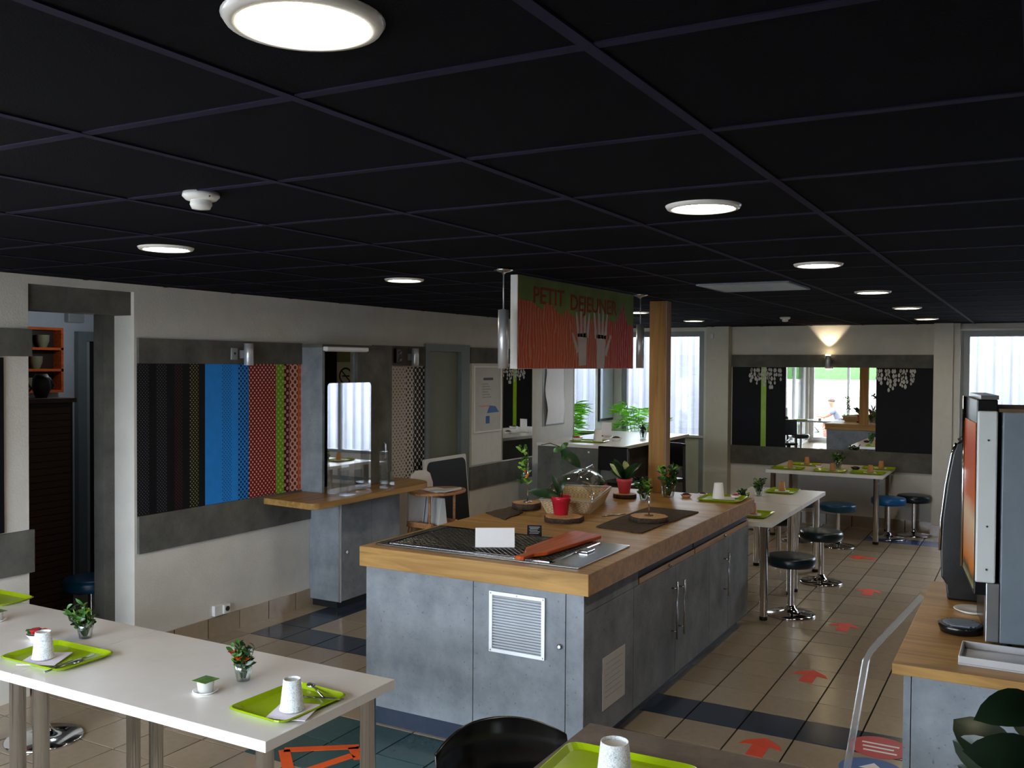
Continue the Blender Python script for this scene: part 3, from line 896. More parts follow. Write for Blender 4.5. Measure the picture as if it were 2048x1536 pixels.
def kiosk():
    cab = thing('kiosk_cabinet', 'grey concrete-look base cabinet under the kiosk counter', 'cabinet', (XW + 0.002, 5.81, 0))
    B(0.0, 0.0, 0.06, 0.30, 0.80, 0.885).build('body', 'concrete_island', cab, 0.002)
    B(0.302, 0.012, 0.065, 0.318, 0.40, 0.88).build('door', 'concrete_island', cab, 0.002)
    B(0.302, 0.405, 0.065, 0.318, 0.79, 0.88).build('door', 'concrete_island', cab, 0.002)
    B(0.302, -0.0, 0.06, 0.320, 0.010, 0.885).build('edge_strip', 'aluminium', cab)
    MB().tube([(0.318, 0.07, 0.45), (0.33, 0.07, 0.45)], 0.012, 12).build('lock', 'steel', cab)
    B(0.0, 0.03, 0.0, 0.26, 0.78, 0.06).build('plinth', 'kick_black', cab)
    top = thing('kiosk_counter', 'thick oak counter top with rounded ends in front of the kiosk hatch', 'counter', (XW, 5.28, 0.886))
    pts = [(0.0, 0.0)]
    for k in range(7): a = -PI / 2 + PI / 2 * k / 6; pts.append((0.50 + 0.06 * math.cos(a), 0.0 - 0.05 + 0.06 + 0.06 * math.sin(a)))
    for k in range(10): a = PI / 2 * k / 9; pts.append((0.26 + 0.30 * math.cos(a), 1.32 + 0.25 * math.sin(a)))
    pts += [(0.0, 1.57)]
    MB().prism(pts, 0.0, 0.046).build('worktop', 'oak_y', top, 0.003)
    # the hatch box on top of the counter
    h = thing('kiosk_hatch', 'grey reception hatch with sliding panel standing on the oak counter', 'hatch', (XW + 0.002, 5.70, 0.933))
    B(0.0, 0.0, 0.0, 0.225, 0.03, 1.14).build('side_panel', 'concrete_island', h, 0.002)
    B(0.0, 0.88, 0.0, 0.225, 0.91, 1.14).build('side_panel', 'concrete_band', h, 0.002)
    B(0.195, 0.44, 0.0, 0.222, 0.88, 1.14).build('sliding_panel', 'concrete_band', h, 0.002)
    MB().tube([(0.222, 0.80, 0.20), (0.24, 0.80, 0.21), (0.243, 0.80, 0.27), (0.24, 0.80, 0.33), (0.222, 0.80, 0.34)], 0.007, 8).build('pull_handle', 'lamp_silver', h)
    B(0.0, 0.0, 1.14, 0.225, 0.91, 1.165).build('top_panel', 'concrete_band', h)
    B(0.17, 0.44, 0.0, 0.195, 0.47, 1.14).build('door_stile', 'door_frame_grey', h)
    s = thing('strip_light', 'slim white strip light fixed above the kiosk opening', 'light fitting', (XW + 0.23, 5.70, 2.045))
    B(0, 0, 0, 0.05, 0.52, 0.035).build('housing', 'white_gloss', s, 0.008)
    B(0.005, 0.02, -0.004, 0.045, 0.50, 0.0).build('diffuser', 'paper_grey', s)
    # inside
    sh = thing('kiosk_shelf', 'dark shelving with boxes seen inside the kiosk hatch', 'shelf', (-6.72, 6.90, 0))
    B(0.0, 0.33, 0, 0.72, 0.345, 2.2).build('back_panel', 'void_black', sh)
    for x in (0.0, 0.70): B(x, 0.0, 0, x + 0.02, 0.33, 2.2).build('side_panel', 'black_matt', sh)
    for z in (1.10, 1.50, 1.90): B(0.02, 0.0, z, 0.70, 0.33, z + 0.02).build('shelf_board', 'machine_grey', sh)
    for k, (x, z, m) in enumerate(((0.44, 1.52, 'stem_brown'), (0.52, 1.12, 'print_dark'), (0.30, 1.12, 'leaf_mid'))):
        B(x, 0.04, z, x + 0.16, 0.28, z + 0.20).build('storage_box', m, sh, 0.004)
    ns = thing('no_smoking_sign', 'square no smoking sign with crossed ring inside the kiosk', 'sign', (-5.995, 7.248, 1.70))
    B(0, -0.006, 0, 0.225, 0, 0.26).build('plate', 'cream_paint', ns)
    ring = MB(); n = 28; r0, r1, cx, cz = 0.066, 0.084, 0.112, 0.125
    vs = []
    for i in range(n):
        a = 2 * PI * i / n; vs += [(cx + r0 * math.cos(a), -0.0075, cz + r0 * math.sin(a)), (cx + r1 * math.cos(a), -0.0075, cz + r1 * math.sin(a))]
    ring.add(vs, [(2 * i, 2 * i + 1, (2 * i + 3) % (2 * n), (2 * i + 2) % (2 * n)) for i in range(n)])
    ring.build('ring', 'print_dark', ns)
    MB().quad((cx - 0.055, -0.0078, cz + 0.045), (cx - 0.045, -0.0078, cz + 0.055), (cx + 0.055, -0.0078, cz - 0.045), (cx + 0.045, -0.0078, cz - 0.055)).build('slash', 'print_dark', ns)
    B(cx - 0.045, -0.0072, cz - 0.007, cx + 0.045, -0.006, cz + 0.007).build('cigarette', 'print_dark', ns)
    # clear screen on the counter
    p = thing('clear_screen', 'clear acrylic counter screen with rounded corners mirroring the bright window', 'screen', (-4.755, 5.63, 0.935))
    r = 0.03; pts = []
    for cx, cy, a0 in ((0.54 - r, 0.86 - r, 0), (r, 0.86 - r, PI / 2)):
        for k in range(6): a = a0 + PI / 2 * k / 5; pts.append((cx + r * math.cos(a), cy + r * math.sin(a)))
    pts += [(0.0, 0.0), (0.54, 0.0)]
    vs = [(0, a, b) for a, b in pts] + [(0.005, a, b) for a, b in pts]; n = len(pts)
    MB().add(vs, [tuple(range(n)), tuple(range(2 * n - 1, n - 1, -1))] + [(i, n + i, n + (i + 1) % n, (i + 1) % n) for i in range(n)]).build('sheet', 'acrylic', p)
    for yy in (0.08, 0.46): B(-0.07, yy, 0, 0.075, yy + 0.006, 0.09).build('foot', 'thin_acrylic', p)
    for k, (yy, hh, l) in enumerate(((5.66, 0.24, 'small clear brochure stand left on the kiosk counter'), (6.16, 0.30, 'taller clear brochure stand right on the kiosk counter'))):
        b = thing('brochure_stand', l, 'stand', (-4.655, yy, 0.933))
        B(0, 0, 0, 0.07, 0.11, 0.004).build('base', 'thin_acrylic', b)
        B(0, 0, 0.004, 0.003, 0.11, hh).build('back', 'thin_acrylic', b); B(0.067, 0, 0.004, 0.07, 0.11, hh * 0.45).build('front', 'thin_acrylic', b)
        for q in (0, 0.107): B(0.003, q, 0.004, 0.067, q + 0.003, hh * 0.7).build('side', 'thin_acrylic', b)
kiosk()

def passage_things():
    c = thing('tambour_cabinet', 'tall dark brown slatted cabinet standing in the dim passage', 'cabinet', (-6.42, 3.50, 0))
    B(0, 0, 0, 0.40, 0.86, 1.66).build('body', 'dark_wood', c, 0.004)
    sm = mesh_of(B(0, 0, 0, 0.012, 0.80, 0.042), 'slat', 'tambour_brown')
    for k in range(33): obj_of(sm, 'slat', c, (0.40, 0.03, 0.08 + 0.047 * k))
    B(-0.01, -0.01, 1.66, 0.43, 0.87, 1.69).build('top', 'tambour_brown', c)
    for k, (y, r, hh, l) in enumerate(((3.88, 0.07, 0.16, 'dark round pot on the brown cabinet, left one'), (4.08, 0.055, 0.13, 'middle grey jug on the brown cabinet'), (4.24, 0.065, 0.17, 'dark rounded bowl on the brown cabinet, right one'))):
        t = thing('crockery', l, 'crockery', (-6.2, y, 1.69))
        MB().lathe([(r * 0.6, 0), (r, hh * 0.4), (r * 0.9, hh * 0.8), (r * 0.6, hh), (r * 0.5, hh * 0.96)], seg=16, cap=False).build('bowl', ('black_matt', 'machine_grey', 'print_dark')[k], t)
        MB().tube([(0, r * 0.9, hh * 0.3), (0, r * 1.5, hh * 0.5), (0, r * 0.9, hh * 0.85)], 0.008, 6).build('handle', 'print_dark', t)
    s = thing('plate_shelf', 'small wooden plate shelf on the passage wall above the cabinet', 'shelf', (-7.0, 4.48, 1.70))
    B(0, 0, 0, 0.02, 0.42, 0.52).build('back_panel', 'dark_wood', s)
    for z in (0, 0.17, 0.34, 0.50): B(0.02, 0, z, 0.12, 0.42, z + 0.02).build('shelf_board', 'orange_wood', s)
    for y in (0, 0.40): B(0.02, y, 0.02, 0.12, y + 0.02, 0.50).build('side_panel', 'orange_wood', s)
    for k, z in enumerate((0.02, 0.19, 0.36)): MB().lathe([(0.03, 0), (0.05, 0.05), (0.052, 0.10)], (0.07, 0.15 + 0.06 * k, z), 14, cap=False).build('cup', 'wall_green_yellow', s)
    kl = thing('kiosk_fill_light', 'unseen square light panel added to brighten the kiosk', 'fill light', (-5.95, 6.35, ZC))  # unseen light panel, added to lift the dark kiosk interior
    B(-0.1, -0.1, -0.03, 0.1, 0.1, 0).build('housing', 'white_gloss', kl)
    B(-0.085, -0.085, -0.034, 0.085, 0.085, -0.03).build('diffuser', 'kiosk_fill_glow', kl)
    l = thing('passage_lamp', 'dim grey wall light high in the passage', 'wall lamp', (-7.0, 5.02, 2.27))
    B(0, -0.03, 0, 0.06, 0.12, 0.16).build('shade', 'grey_frame', l, 0.01)
    ld = bpy.data.lights.new('passage_fill', 'POINT'); ld.energy = 2.5; ld.color = (0.85, 0.92, 1.0); ld.shadow_soft_size = 0.06  # added fill light for the passage, hung clear of the wall fitting
    lo = bpy.data.objects.new('passage_fill', ld); COL.objects.link(lo); lo.parent = l; lo.location = (0.70, -0.3, -0.05)
passage_things()

# ================================================================ FAR WALL PANELS AND MIRROR
def far_panels():
    z0, z1 = 0.93, 1.934
    def chandelier(t, xc, w, seed):
        mb = MB(); r = random.Random(seed)
        for c in range(15):
            u = -1 + 2 * (c + r.uniform(0.1, 0.9)) / 15; x = xc + u * w / 2
            z = (z1 - z0) - 0.01; end = z - r.uniform(0.09, 0.19) * (1.7 - abs(u) ** 1.3)
            while z > end:
                s = r.uniform(0.022, 0.036); dx = r.uniform(-0.010, 0.010); hw = s * 0.48
                pts = [(0, 0), (hw * 0.7, -s * 0.5), (hw, -s * 1.1), (hw * 0.6, -s * 1.6), (0, -s * 1.8), (-hw * 0.6, -s * 1.6), (-hw, -s * 1.1), (-hw * 0.7, -s * 0.5)]
                mb.add([(x + dx + p, -0.0145, z + q) for p, q in pts], [tuple(range(8))])
                z -= s * r.uniform(1.5, 2.1)
        stuff(mb.build('chandelier_print', 'paper_grey', t))
    t = thing('dark_wall_panel', 'dark panel with green stripe and crystal print left of the mirror', 'wall panel', (-3.417, YF, z0))
    B(0, -0.012, 0, 0.68, 0, z1 - z0).build('board', 'dark_board', t)
    B(0.37, -0.0138, 0, 0.435, -0.012, z1 - z0).build('green_stripe', 'stripe_green', t)
    chandelier(t, 0.42, 0.40, 5)
    t = thing('dark_wall_panel', 'dark panel with crystal print right of the mirror', 'wall panel', (-1.673, YF, z0))
    B(0, -0.012, 0, 0.626, 0, z1 - z0).build('board', 'dark_board', t)
    chandelier(t, 0.22, 0.46, 9)
    t = thing('wall_mirror', 'wide mirror on far wall reflecting the bright forecourt', 'mirror', (-2.737, YF, z0))
    B(0, -0.010, 0, 1.064, 0, z1 - z0).build('mirror_glass', 'mirror_silver', t)
far_panels()

# ================================================================ WOODEN POST ON THE ISLAND END
t = thing('wooden_post', 'square oak post rising from the island end to the ceiling', 'post', (-2.63, 6.92, 0.96))
B(0, 0, 0, 0.135, 0.12, ZC - 0.96 - 0.004).build('shaft', 'oak_z', t, 0.004)
B(0.1355, 0.002, 0, 0.137, 0.010, ZC - 0.96 - 0.004).build('edge_strip', 'cream_paint', t)
# ================================================================ THE ISLAND
ZI = 0.96
def island():
    x0, x1, y0, y1 = -3.165, -1.866, 4.075, 7.03
    t = thing('island_cabinet', 'long concrete-look breakfast island with cupboard doors and silver vent', 'island', (x0, y0, 0))
    w, d = x1 - x0, y1 - y0
    B(0.0, 0.022, 0.095, w - 0.022, d, 0.852).build('carcass', 'concrete_island', t)
    # three front panels
    for a, b in ((0.0, 0.679), (0.683, 1.201), (1.205, w)):
        B(a, 0.0, 0.095, b, 0.022, 0.852).build('front_panel', 'concrete_island', t, 0.0015)
    B(0.06, 0.012, 0.0, w - 0.06, 0.10, 0.095).build('front_plinth', 'tile_navy', t)
    B(w - 0.09, 0.10, 0.0, w - 0.07, d - 0.05, 0.095).build('side_plinth', 'kick_black', t)
    B(0.06, 0.10, 0.0, 0.08, d - 0.05, 0.095).build('side_plinth', 'kick_black', t)
    # vent grille on the middle panel
    v = MB().box(0.782, -0.004, 0.508, 1.095, 0.0, 0.8125).build('vent_grille', 'machine_grey', t)
    for a, b, c, q in ((0.782, 0.508, 1.095, 0.526), (0.782, 0.795, 1.095, 0.8125), (0.782, 0.526, 0.800, 0.795), (1.077, 0.526, 1.095, 0.795)):
        B(a, -0.014, b, c, -0.004, q).build('grille_frame', 'vent_white', v)
    n = 19
    sm = MB().add([(0, 0, 0), (0.277, 0, 0), (0.277, -0.011, 0.006), (0, -0.011, 0.006), (0, -0.002, 0.010), (0.277, -0.002, 0.010)], [(0, 1, 2, 3), (3, 2, 5, 4), (0, 4, 5, 1), (0, 3, 4), (1, 5, 2)])
    sme = mesh_of(sm, 'louvre', 'vent_white')
    for k in range(n): obj_of(sme, 'louvre', v, (0.80, -0.004, 0.530 + 0.0140 * k))
    for a, b in ((0.791, 0.517), (1.086, 0.517), (0.791, 0.803), (1.086, 0.803), (0.94, 0.803)):
        MB().lathe([(0.0045, 0.0), (0.003, 0.002)], seg=8).xf(Matrix.Translation((a, -0.014, b)) @ Matrix.Rotation(PI / 2, 4, 'X')).build('screw', 'steel', v)
    MB().lathe([(0.012, 0), (0.014, 0.008), (0.008, 0.014)], seg=16).xf(Matrix.Translation((1.174, 0.0, 0.587)) @ Matrix.Rotation(PI / 2, 4, 'X')).build('lock_knob', 'steel', t)
    # right-hand side: cupboard doors, bar handles, pull-out boards
    yd = [0.022, 0.64, 1.31, 1.98, 2.42, d - 0.01]
    for a, b in zip(yd, yd[1:]):
        dr = B(w - 0.022, a + 0.003, 0.095, w, b - 0.003, 0.755).build('door', 'concrete_island', t, 0.0015)
    def bar(y, z0, z1):
        mb = MB().tube([(w + 0.035, y, z0), (w + 0.035, y, z1)], 0.006, 10)
        for z in (z0 + 0.045, z1 - 0.045): mb.tube([(w, y, z), (w + 0.035, y, z)], 0.005, 8)
        mb.build('bar_handle', 'steel', t)
    bar(1.245, 0.33, 0.675); bar(1.375, 0.33, 0.66); bar(2.315, 0.36, 0.66)
    B(w - 0.022, 0.025, 0.758, w, 0.70, 0.850).build('drawer_front', 'concrete_island', t, 0.0015)
    for a, b in ((0.72, 1.66), (1.68, d - 0.02)):
        dd = B(w - 0.022, a, 0.758, w, b, 0.792).build('pull_out_board', 'oak_y', t, 0.0015)
        MB().ball((w + 0.008, (a + b) / 2, 0.775), 0.010, 10, 6).build('knob', 'steel', dd)
        B(w - 0.03, a, 0.795, w - 0.012, b, 0.85).build('recess_panel', 'kick_black', t)
    top = thing('island_worktop', 'long thick oak worktop with knots on the breakfast island', 'worktop', (-3.19, 4.045, 0.853))
    B(0, 0, 0, 1.36, 3.0, ZI - 0.853).build('slab', 'oak_x', top, 0.003)
    pn = thing('grey_notice', 'pale grey notice sheet taped low on the island side', 'notice', (x1, 4.30, 0.22))
    B(0.0005, 0, 0, 0.003, 0.29, 0.265).build('sheet', 'paper_grey', pn)
    for k in range(7): B(0.003, 0.03, 0.225 - 0.028 * k, 0.0034, 0.26 - 0.03 * (k % 2), 0.229 - 0.028 * k).build('print_line', 'grey_frame', pn)
island()

# ================================================================ TABLES AND STOOLS
def table_proto(w, d, z, label, loc, top='table_white', th=0.035, legr=0.030, group=None, inset=0.07):
    t = thing('dining_table', label, 'table', loc, 0, group)
    tp = B(0.002, 0.002, z - th, w - 0.002, d - 0.002, z).build('tabletop', top, t)
    if top == 'table_white':
        for q in ((0, 0, w, 0.002), (0, d - 0.002, w, d), (0, 0.002, 0.002, d - 0.002), (w - 0.002, 0.002, w, d - 0.002)): B(q[0], q[1], z - th, q[2], q[3], z - 0.0005).build('lit_edge', 'lit_edge_white', tp)  # edges whiter than the top: front daylight put into their colour
    for a, b in ((inset, inset), (w - inset, inset), (inset, d - inset), (w - inset, d - inset)):
        lg = MB().lathe([(legr * 0.9, 0.028), (legr, 0.03), (legr, z - th - 0.006), (legr * 1.5, z - th - 0.005), (legr * 1.5, z - th)], (a, b, 0), 20).build('leg', 'satin_chrome', t)
        MB().lathe([(legr * 0.9, 0.0), (legr * 1.02, 0.003), (legr * 1.02, 0.028)], (a, b, 0), 20).build('foot_cap', 'rubber_black', lg)
    return t
table_proto(1.29, 0.68, 0.76, 'nearest white table with a lime tray and yoghurt pot beside the island', (-3.385, 2.19, 0))
table_proto(1.29, 0.68, 0.76, 'white table at the left picture edge joined to the nearest one', (-4.68, 2.19, 0))
table_proto(0.70, 1.04, 0.76, 'nearer white table of the aisle row just beyond the island', (-2.43, 7.16, 0))
table_proto(0.70, 1.04, 0.76, 'farther white table of the aisle row, before the mirror table', (-2.43, 8.21, 0))
table_proto(1.26, 1.05, 0.76, 'white table below the far mirror set with lime trays and kraft cups', (-2.70, 10.87, 0))
def leaning_table():
    t = table_proto(1.0, 0.85, 0.75, 'grey concrete-look table in the foreground with a lime tray', (-1.29, 2.02, 0), 'concrete_table', 0.032)
leaning_table()

def bar_table():
    t = thing('bar_table', 'high white bar table with grey concrete-look front behind the island', 'table', (-4.76, 9.12, 0))
    B(0, 0, 1.065, 1.02, 2.12, 1.10).build('tabletop', 'table_white', t, 0.002)
    B(0.01, 0.012, 0.0, 0.98, 0.05, 1.065).build('front_panel', 'concrete_band', t)
    B(0.01, 2.05, 0.0, 0.98, 2.09, 1.065).build('rear_panel', 'concrete_band', t)
    B(0.45, 0.05, 0.10, 0.49, 2.05, 1.065).build('spine_panel', 'concrete_band', t)
    MB().ball((0.62, 0.008, 1.02), 0.012, 8, 5).build('screw_cap', 'white_gloss', t)
bar_table()

STOOLS = {}
def stool(x, y, m, label, h=0.47):
    if m not in STOOLS:
        t = thing('bar_stool', label, 'stool', (x, y, 0), 0, 'round padded pedestal stools')
        MB().lathe([(0.15, h - 0.086), (0.178, h - 0.080), (0.188, h - 0.058), (0.188, h - 0.022), (0.178, h - 0.006), (0.15, h), (0.0001, h + 0.002)], seg=36).build('seat', m, t)
        MB().lathe([(0.08, h - 0.098), (0.10, h - 0.086)], seg=20).build('seat_plate', 'black_plastic', t)
        MB().lathe([(0.026, 0.045), (0.024, 0.08), (0.024, h - 0.09)], seg=18, cap=False).build('column', 'chrome', t)
        MB().lathe([(0.188, 0.0), (0.190, 0.006), (0.180, 0.014), (0.10, 0.022), (0.055, 0.034), (0.036, 0.055), (0.027, 0.075)], seg=40).build('base', 'chrome', t)
        STOOLS[m] = t; return t
    return copy_tree(STOOLS[m], (x, y, 0), random.uniform(0, 6), label, None, kids_of())
stool(-1.655, 7.50, 'vinyl_dark', 'nearest dark round stool with chrome base by the aisle table')
stool(-1.67, 8.76, 'vinyl_dark', 'second dark round stool on the aisle side of the aisle tables')
stool(-1.85, 10.60, 'vinyl_blue', 'blue round stool pulled out in front of the mirror table')
stool(-1.44, 11.40, 'vinyl_bright_blue', 'bright blue round stool at the right end of the mirror table')
stool(-1.21, 11.77, 'vinyl_dark', 'dark round stool against the far wall right of the mirror table')
stool(-2.21, 9.44, 'vinyl_dark', 'dark stool tucked at the far end of the aisle tables')
stool(-2.30, 10.74, 'vinyl_blue', 'blue stool half hidden between aisle tables and mirror table')
stool(-2.86, 11.30, 'vinyl_dark', 'dark stool at the left end of the mirror table')
stool(-5.66, 4.24, 'vinyl_blue', 'blue stool standing in the dim passage')
stool(-4.45, 3.05, 'vinyl_dark', 'stool with wide chrome base behind the white table at left edge')
stool(-3.80, 1.83, 'vinyl_blue', 'blue stool only just showing at the lower left corner')

def black_chair():
    t = thing('dining_chair', 'glossy black chair with curved backrest at the grey foreground table', 'chair', (-1.80, 2.52, 0), 0)
    # the backrest: a bent shell facing the table
    mb = MB(); vs = []; n = 14; th = 0.014
    for i in range(n + 1):
        u = -1 + 2 * i / n
        y = 0.225 * u; x = 0.10 * (1 - u * u) * -1.0
        zt = 0.80 - 0.05 * abs(u) ** 2.5; zb = 0.62 + 0.03 * abs(u) ** 2
        for (dx, z) in ((0, zb), (-0.025, zt), (th - 0.025, zt), (th, zb)): vs.append((x + dx, y, z))
    fs = []
    for i in range(n):
        k = 4 * i
        for q in range(4): fs.append((k + q, k + (q + 1) % 4, k + 4 + (q + 1) % 4, k + 4 + q))
    fs += [(0, 3, 2, 1), (4 * n, 4 * n + 1, 4 * n + 2, 4 * n + 3)]
    m = Matrix.Translation((0.10, 0.0, 0.0)) @ Matrix.Rotation(math.radians(0), 4, 'Z')
    MB().add(vs, fs, True).xf(m).build('backrest', 'black_lacquer', t, 0.004)
    B(0.06, -0.21, 0.42, 0.49, 0.21, 0.455).build('seat', 'black_lacquer', t, 0.02)
    for s in (-1, 1):
        MB().tube([(0.10, 0.19 * s, 0.0), (0.09, 0.19 * s, 0.43), (0.075, 0.205 * s, 0.64)], 0.013, 10).build('rear_leg', 'chrome', t)
        MB().tube([(0.47, 0.19 * s, 0.0), (0.45, 0.18 * s, 0.43)], 0.013, 10).build('front_leg', 'chrome', t)
    return t
BC = black_chair()
BC.location = (-1.52, 2.62, 0); BC.rotation_euler = (0, 0, math.radians(-38))

def bar_chair(x, y, rz, label, first=[None]):
    if first[0] is None:
        t = thing('bar_chair', label, 'chair', (x, y, 0), rz, 'black bar chairs by the high table')
        B(-0.19, -0.19, 0.74, 0.19, 0.19, 0.78).build('seat', 'black_plastic', t, 0.015)
        bk = B(-0.17, 0.17, 0.90, 0.17, 0.20, 1.14).build('backrest', 'black_plastic', t, 0.012)
        for a in (-1, 1):
            MB().tube([(0.17 * a, 0.21, 0.0), (0.165 * a, 0.18, 0.75), (0.155 * a, 0.185, 1.12)], 0.016, 8).build('rear_leg', 'black_matt', t)
            MB().tube([(0.18 * a, -0.21, 0.0), (0.165 * a, -0.17, 0.75)], 0.016, 8).build('front_leg', 'black_matt', t)
        for z in (0.28,):
            MB().tube([(-0.175, -0.2, z), (0.175, -0.2, z)], 0.012, 8).build('foot_rail', 'black_matt', t)
        first[0] = t; return t
    return copy_tree(first[0], (x, y, 0), rz, label, None, kids_of())
bar_chair(-3.62, 8.80, PI - 0.1, 'black bar chair at the near end of the high white table')
bar_chair(-3.40, 9.30, -0.5, 'tall black bar chair half hidden behind the oak post')

# ================================================================ HIGH CHAIR, BLACKBOARD
def high_chair():
    t = thing('high_chair', 'small wooden toddler high chair with round tray beside the kiosk', 'high chair', (-4.70, 7.02, 0), math.radians(82))
    for sx in (-1, 1):
        for sy in (-1, 1):
            MB().tube([(0.21 * sx, 0.20 * sy, 0.0), (0.15 * sx, 0.14 * sy, 0.50)], [0.022, 0.018], 8).build('leg', 'beech', t)
    for s in (-1, 1):
        MB().tube([(0.185 * s, -0.175, 0.22), (0.185 * s, 0.175, 0.22)], 0.012, 8).build('stretcher', 'beech', t)
    B(-0.18, -0.17, 0.495, 0.18, 0.17, 0.52).build('seat', 'beech', t, 0.01)
    MB().add([(x, y, z) for y in (0.15, 0.172) for x, z in ((-0.165, 0.52), (0.165, 0.52), (0.16, 0.86), (0.12, 0.95), (0.06, 0.985), (-0.06, 0.985), (-0.12, 0.95), (-0.16, 0.86))], [(0, 1, 2, 3, 4, 5, 6, 7), (15, 14, 13, 12, 11, 10, 9, 8)] + [((i + 1) % 8, i, 8 + i, 8 + (i + 1) % 8) for i in range(8)]).build('backrest', 'white_paint', t, 0.006)
    for s in (-1, 1): B(0.165 * s - 0.012, -0.13, 0.52, 0.165 * s + 0.012, 0.16, 0.545).build('side_rail', 'beech', t)
    for s in (-1, 1): MB().tube([(0.165 * s, -0.10, 0.54), (0.165 * s, -0.10, 0.80)], 0.012, 8).build('tray_post', 'beech', t)
    pts = [(0.29 * math.cos(a), -0.05 + 0.22 * math.sin(a)) for a in [2 * PI * k / 28 for k in range(28)]]
    MB().prism(pts, 0.80, 0.825).build('tray', 'beech', t, 0.006)
    p = thing('folded_papers', 'pile of folded white papers lying on the high chair tray', 'papers', (-4.60, 6.98, 0.826), math.radians(-20))
    B(-0.17, -0.12, 0, 0.10, 0.08, 0.006).build('sheet', 'paper_white', p)
    mb = MB().add([(-0.02, -0.15, 0.008), (0.19, -0.10, 0.018), (0.17, 0.10, 0.040), (-0.03, 0.06, 0.010), (-0.02, -0.15, 0.0065), (0.19, -0.10, 0.010), (0.17, 0.10, 0.022), (-0.03, 0.06, 0.0065)],
                  [(0, 1, 2, 3), (7, 6, 5, 4), (0, 4, 5, 1), (1, 5, 6, 2), (2, 6, 7, 3), (3, 7, 4, 0)]).build('sheet', 'paper_grey', p)
    for k in range(2):
        b = thing('paper_bag', ('white paper bag standing left on the high chair seat', 'greyish paper bag standing right on the high chair seat')[k], 'bag', (-4.75 + 0.13 * k, 7.04 - 0.055 * k, 0.521), math.radians(-20))
        MB().add([(-0.06, -0.05, 0), (0.06, -0.05, 0), (0.06, 0.05, 0), (-0.06, 0.05, 0), (-0.062, -0.02, 0.24), (0.062, -0.02, 0.24), (0.062, 0.02, 0.24), (-0.062, 0.02, 0.24)],
                 [(0, 3, 2, 1), (0, 1, 5, 4), (1, 2, 6, 5), (2, 3, 7, 6), (3, 0, 4, 7), (4, 5, 6, 7)]).build('bag', ('bluish_white', 'machine_white')[k], b, 0.004)
        if k == 0:
            for q in (-0.028, 0.028): MB().quad((q - 0.006, -0.0512, 0.0), (q + 0.006, -0.0512, 0.0), (q + 0.006, -0.0215, 0.238), (q - 0.006, -0.0215, 0.238)).build('printed_stripe', 'stem_brown', b)
high_chair()

def blackboard():
    t = thing('blackboard_stand', 'black writing board with rounded white frame leaning by the grey door', 'blackboard', (-4.93, 7.34, 0.0))
    w, h, r = 0.74, 1.05, 0.07
    def rr(x0, z0, x1, z1, r):
        p = []
        for cx, cz, a0 in ((x1 - r, z1 - r, 0), (x0 + r, z1 - r, PI / 2), (x0 + r, z0 + r, PI), (x1 - r, z0 + r, 1.5 * PI)):
            for k in range(6): a = a0 + PI / 2 * k / 5; p.append((cx + r * math.cos(a), cz + r * math.sin(a)))
        return p
    def slab(poly, x0, x1):
        n = len(poly); vs = [(x0, a, b) for a, b in poly] + [(x1, a, b) for a, b in poly]
        return MB().add(vs, [tuple(range(n - 1, -1, -1)), tuple(range(n, 2 * n))] + [(i, (i + 1) % n, n + (i + 1) % n, n + i) for i in range(n)])
    lean = Matrix.Rotation(math.radians(-5), 4, 'Y')
    slab(rr(0, 0.0, w, h, 0.02), -0.03, 0.0).xf(lean).build('frame', 'white_gloss', t, 0.004)
    slab(rr(0.03, 0.04, w - 0.02, h - 0.032, r), 0.0005, 0.003).xf(lean).build('writing_surface', 'black_matt', t)
blackboard()
# ================================================================ SMALL THINGS: SHARED BUILDERS
def tray(x, y, z, rz, label, w=0.36, d=0.28):
    t = thing('serving_tray', label, 'tray', (x, y, z), rz, 'lime green serving trays')
    def ring(s, zz):
        p = []; a, b, r = w / 2 - s, d / 2 - s, 0.035
        for cx, cy, a0 in ((a - r, b - r, 0), (-a + r, b - r, PI / 2), (-a + r, -b + r, PI), (a - r, -b + r, 1.5 * PI)):
            for k in range(4): q = a0 + PI / 2 * k / 3; p.append((cx + r * math.cos(q), cy + r * math.sin(q), zz))
        return p
    rings = [ring(0.022, 0.0), ring(0.0, 0.014), ring(0.006, 0.017), ring(0.026, 0.004)]
    n = len(rings[0]); vs = [p for r in rings for p in r]
    fs = [tuple(range(n - 1, -1, -1))]
    for k in range(3):
        for i in range(n): j = (i + 1) % n; fs.append((k * n + i, k * n + j, (k + 1) * n + j, (k + 1) * n + i))
    fs.append(tuple(range(3 * n, 4 * n)))
    MB().add(vs, fs, False).build('tray_body', 'lime_plastic', t)
    return t
def napkin(x, y, z, rz, label, s=0.14):
    t = thing('paper_napkin', label, 'napkin', (x, y, z), rz)
    MB().add([(-s / 2, -s / 2, 0.001), (s / 2, -s / 2, 0.001), (s / 2, s / 2, 0.004), (-s / 2, s / 2, 0.001), (-s / 2, -s / 2, 0.004), (s / 2, -s / 2, 0.003), (s / 2, s / 2, 0.008), (-s / 2, s / 2, 0.005)],
             [(3, 2, 1, 0), (4, 5, 6, 7), (0, 1, 5, 4), (1, 2, 6, 5), (2, 3, 7, 6), (3, 0, 4, 7)]).build('folded_sheet', 'napkin', t)
    return t
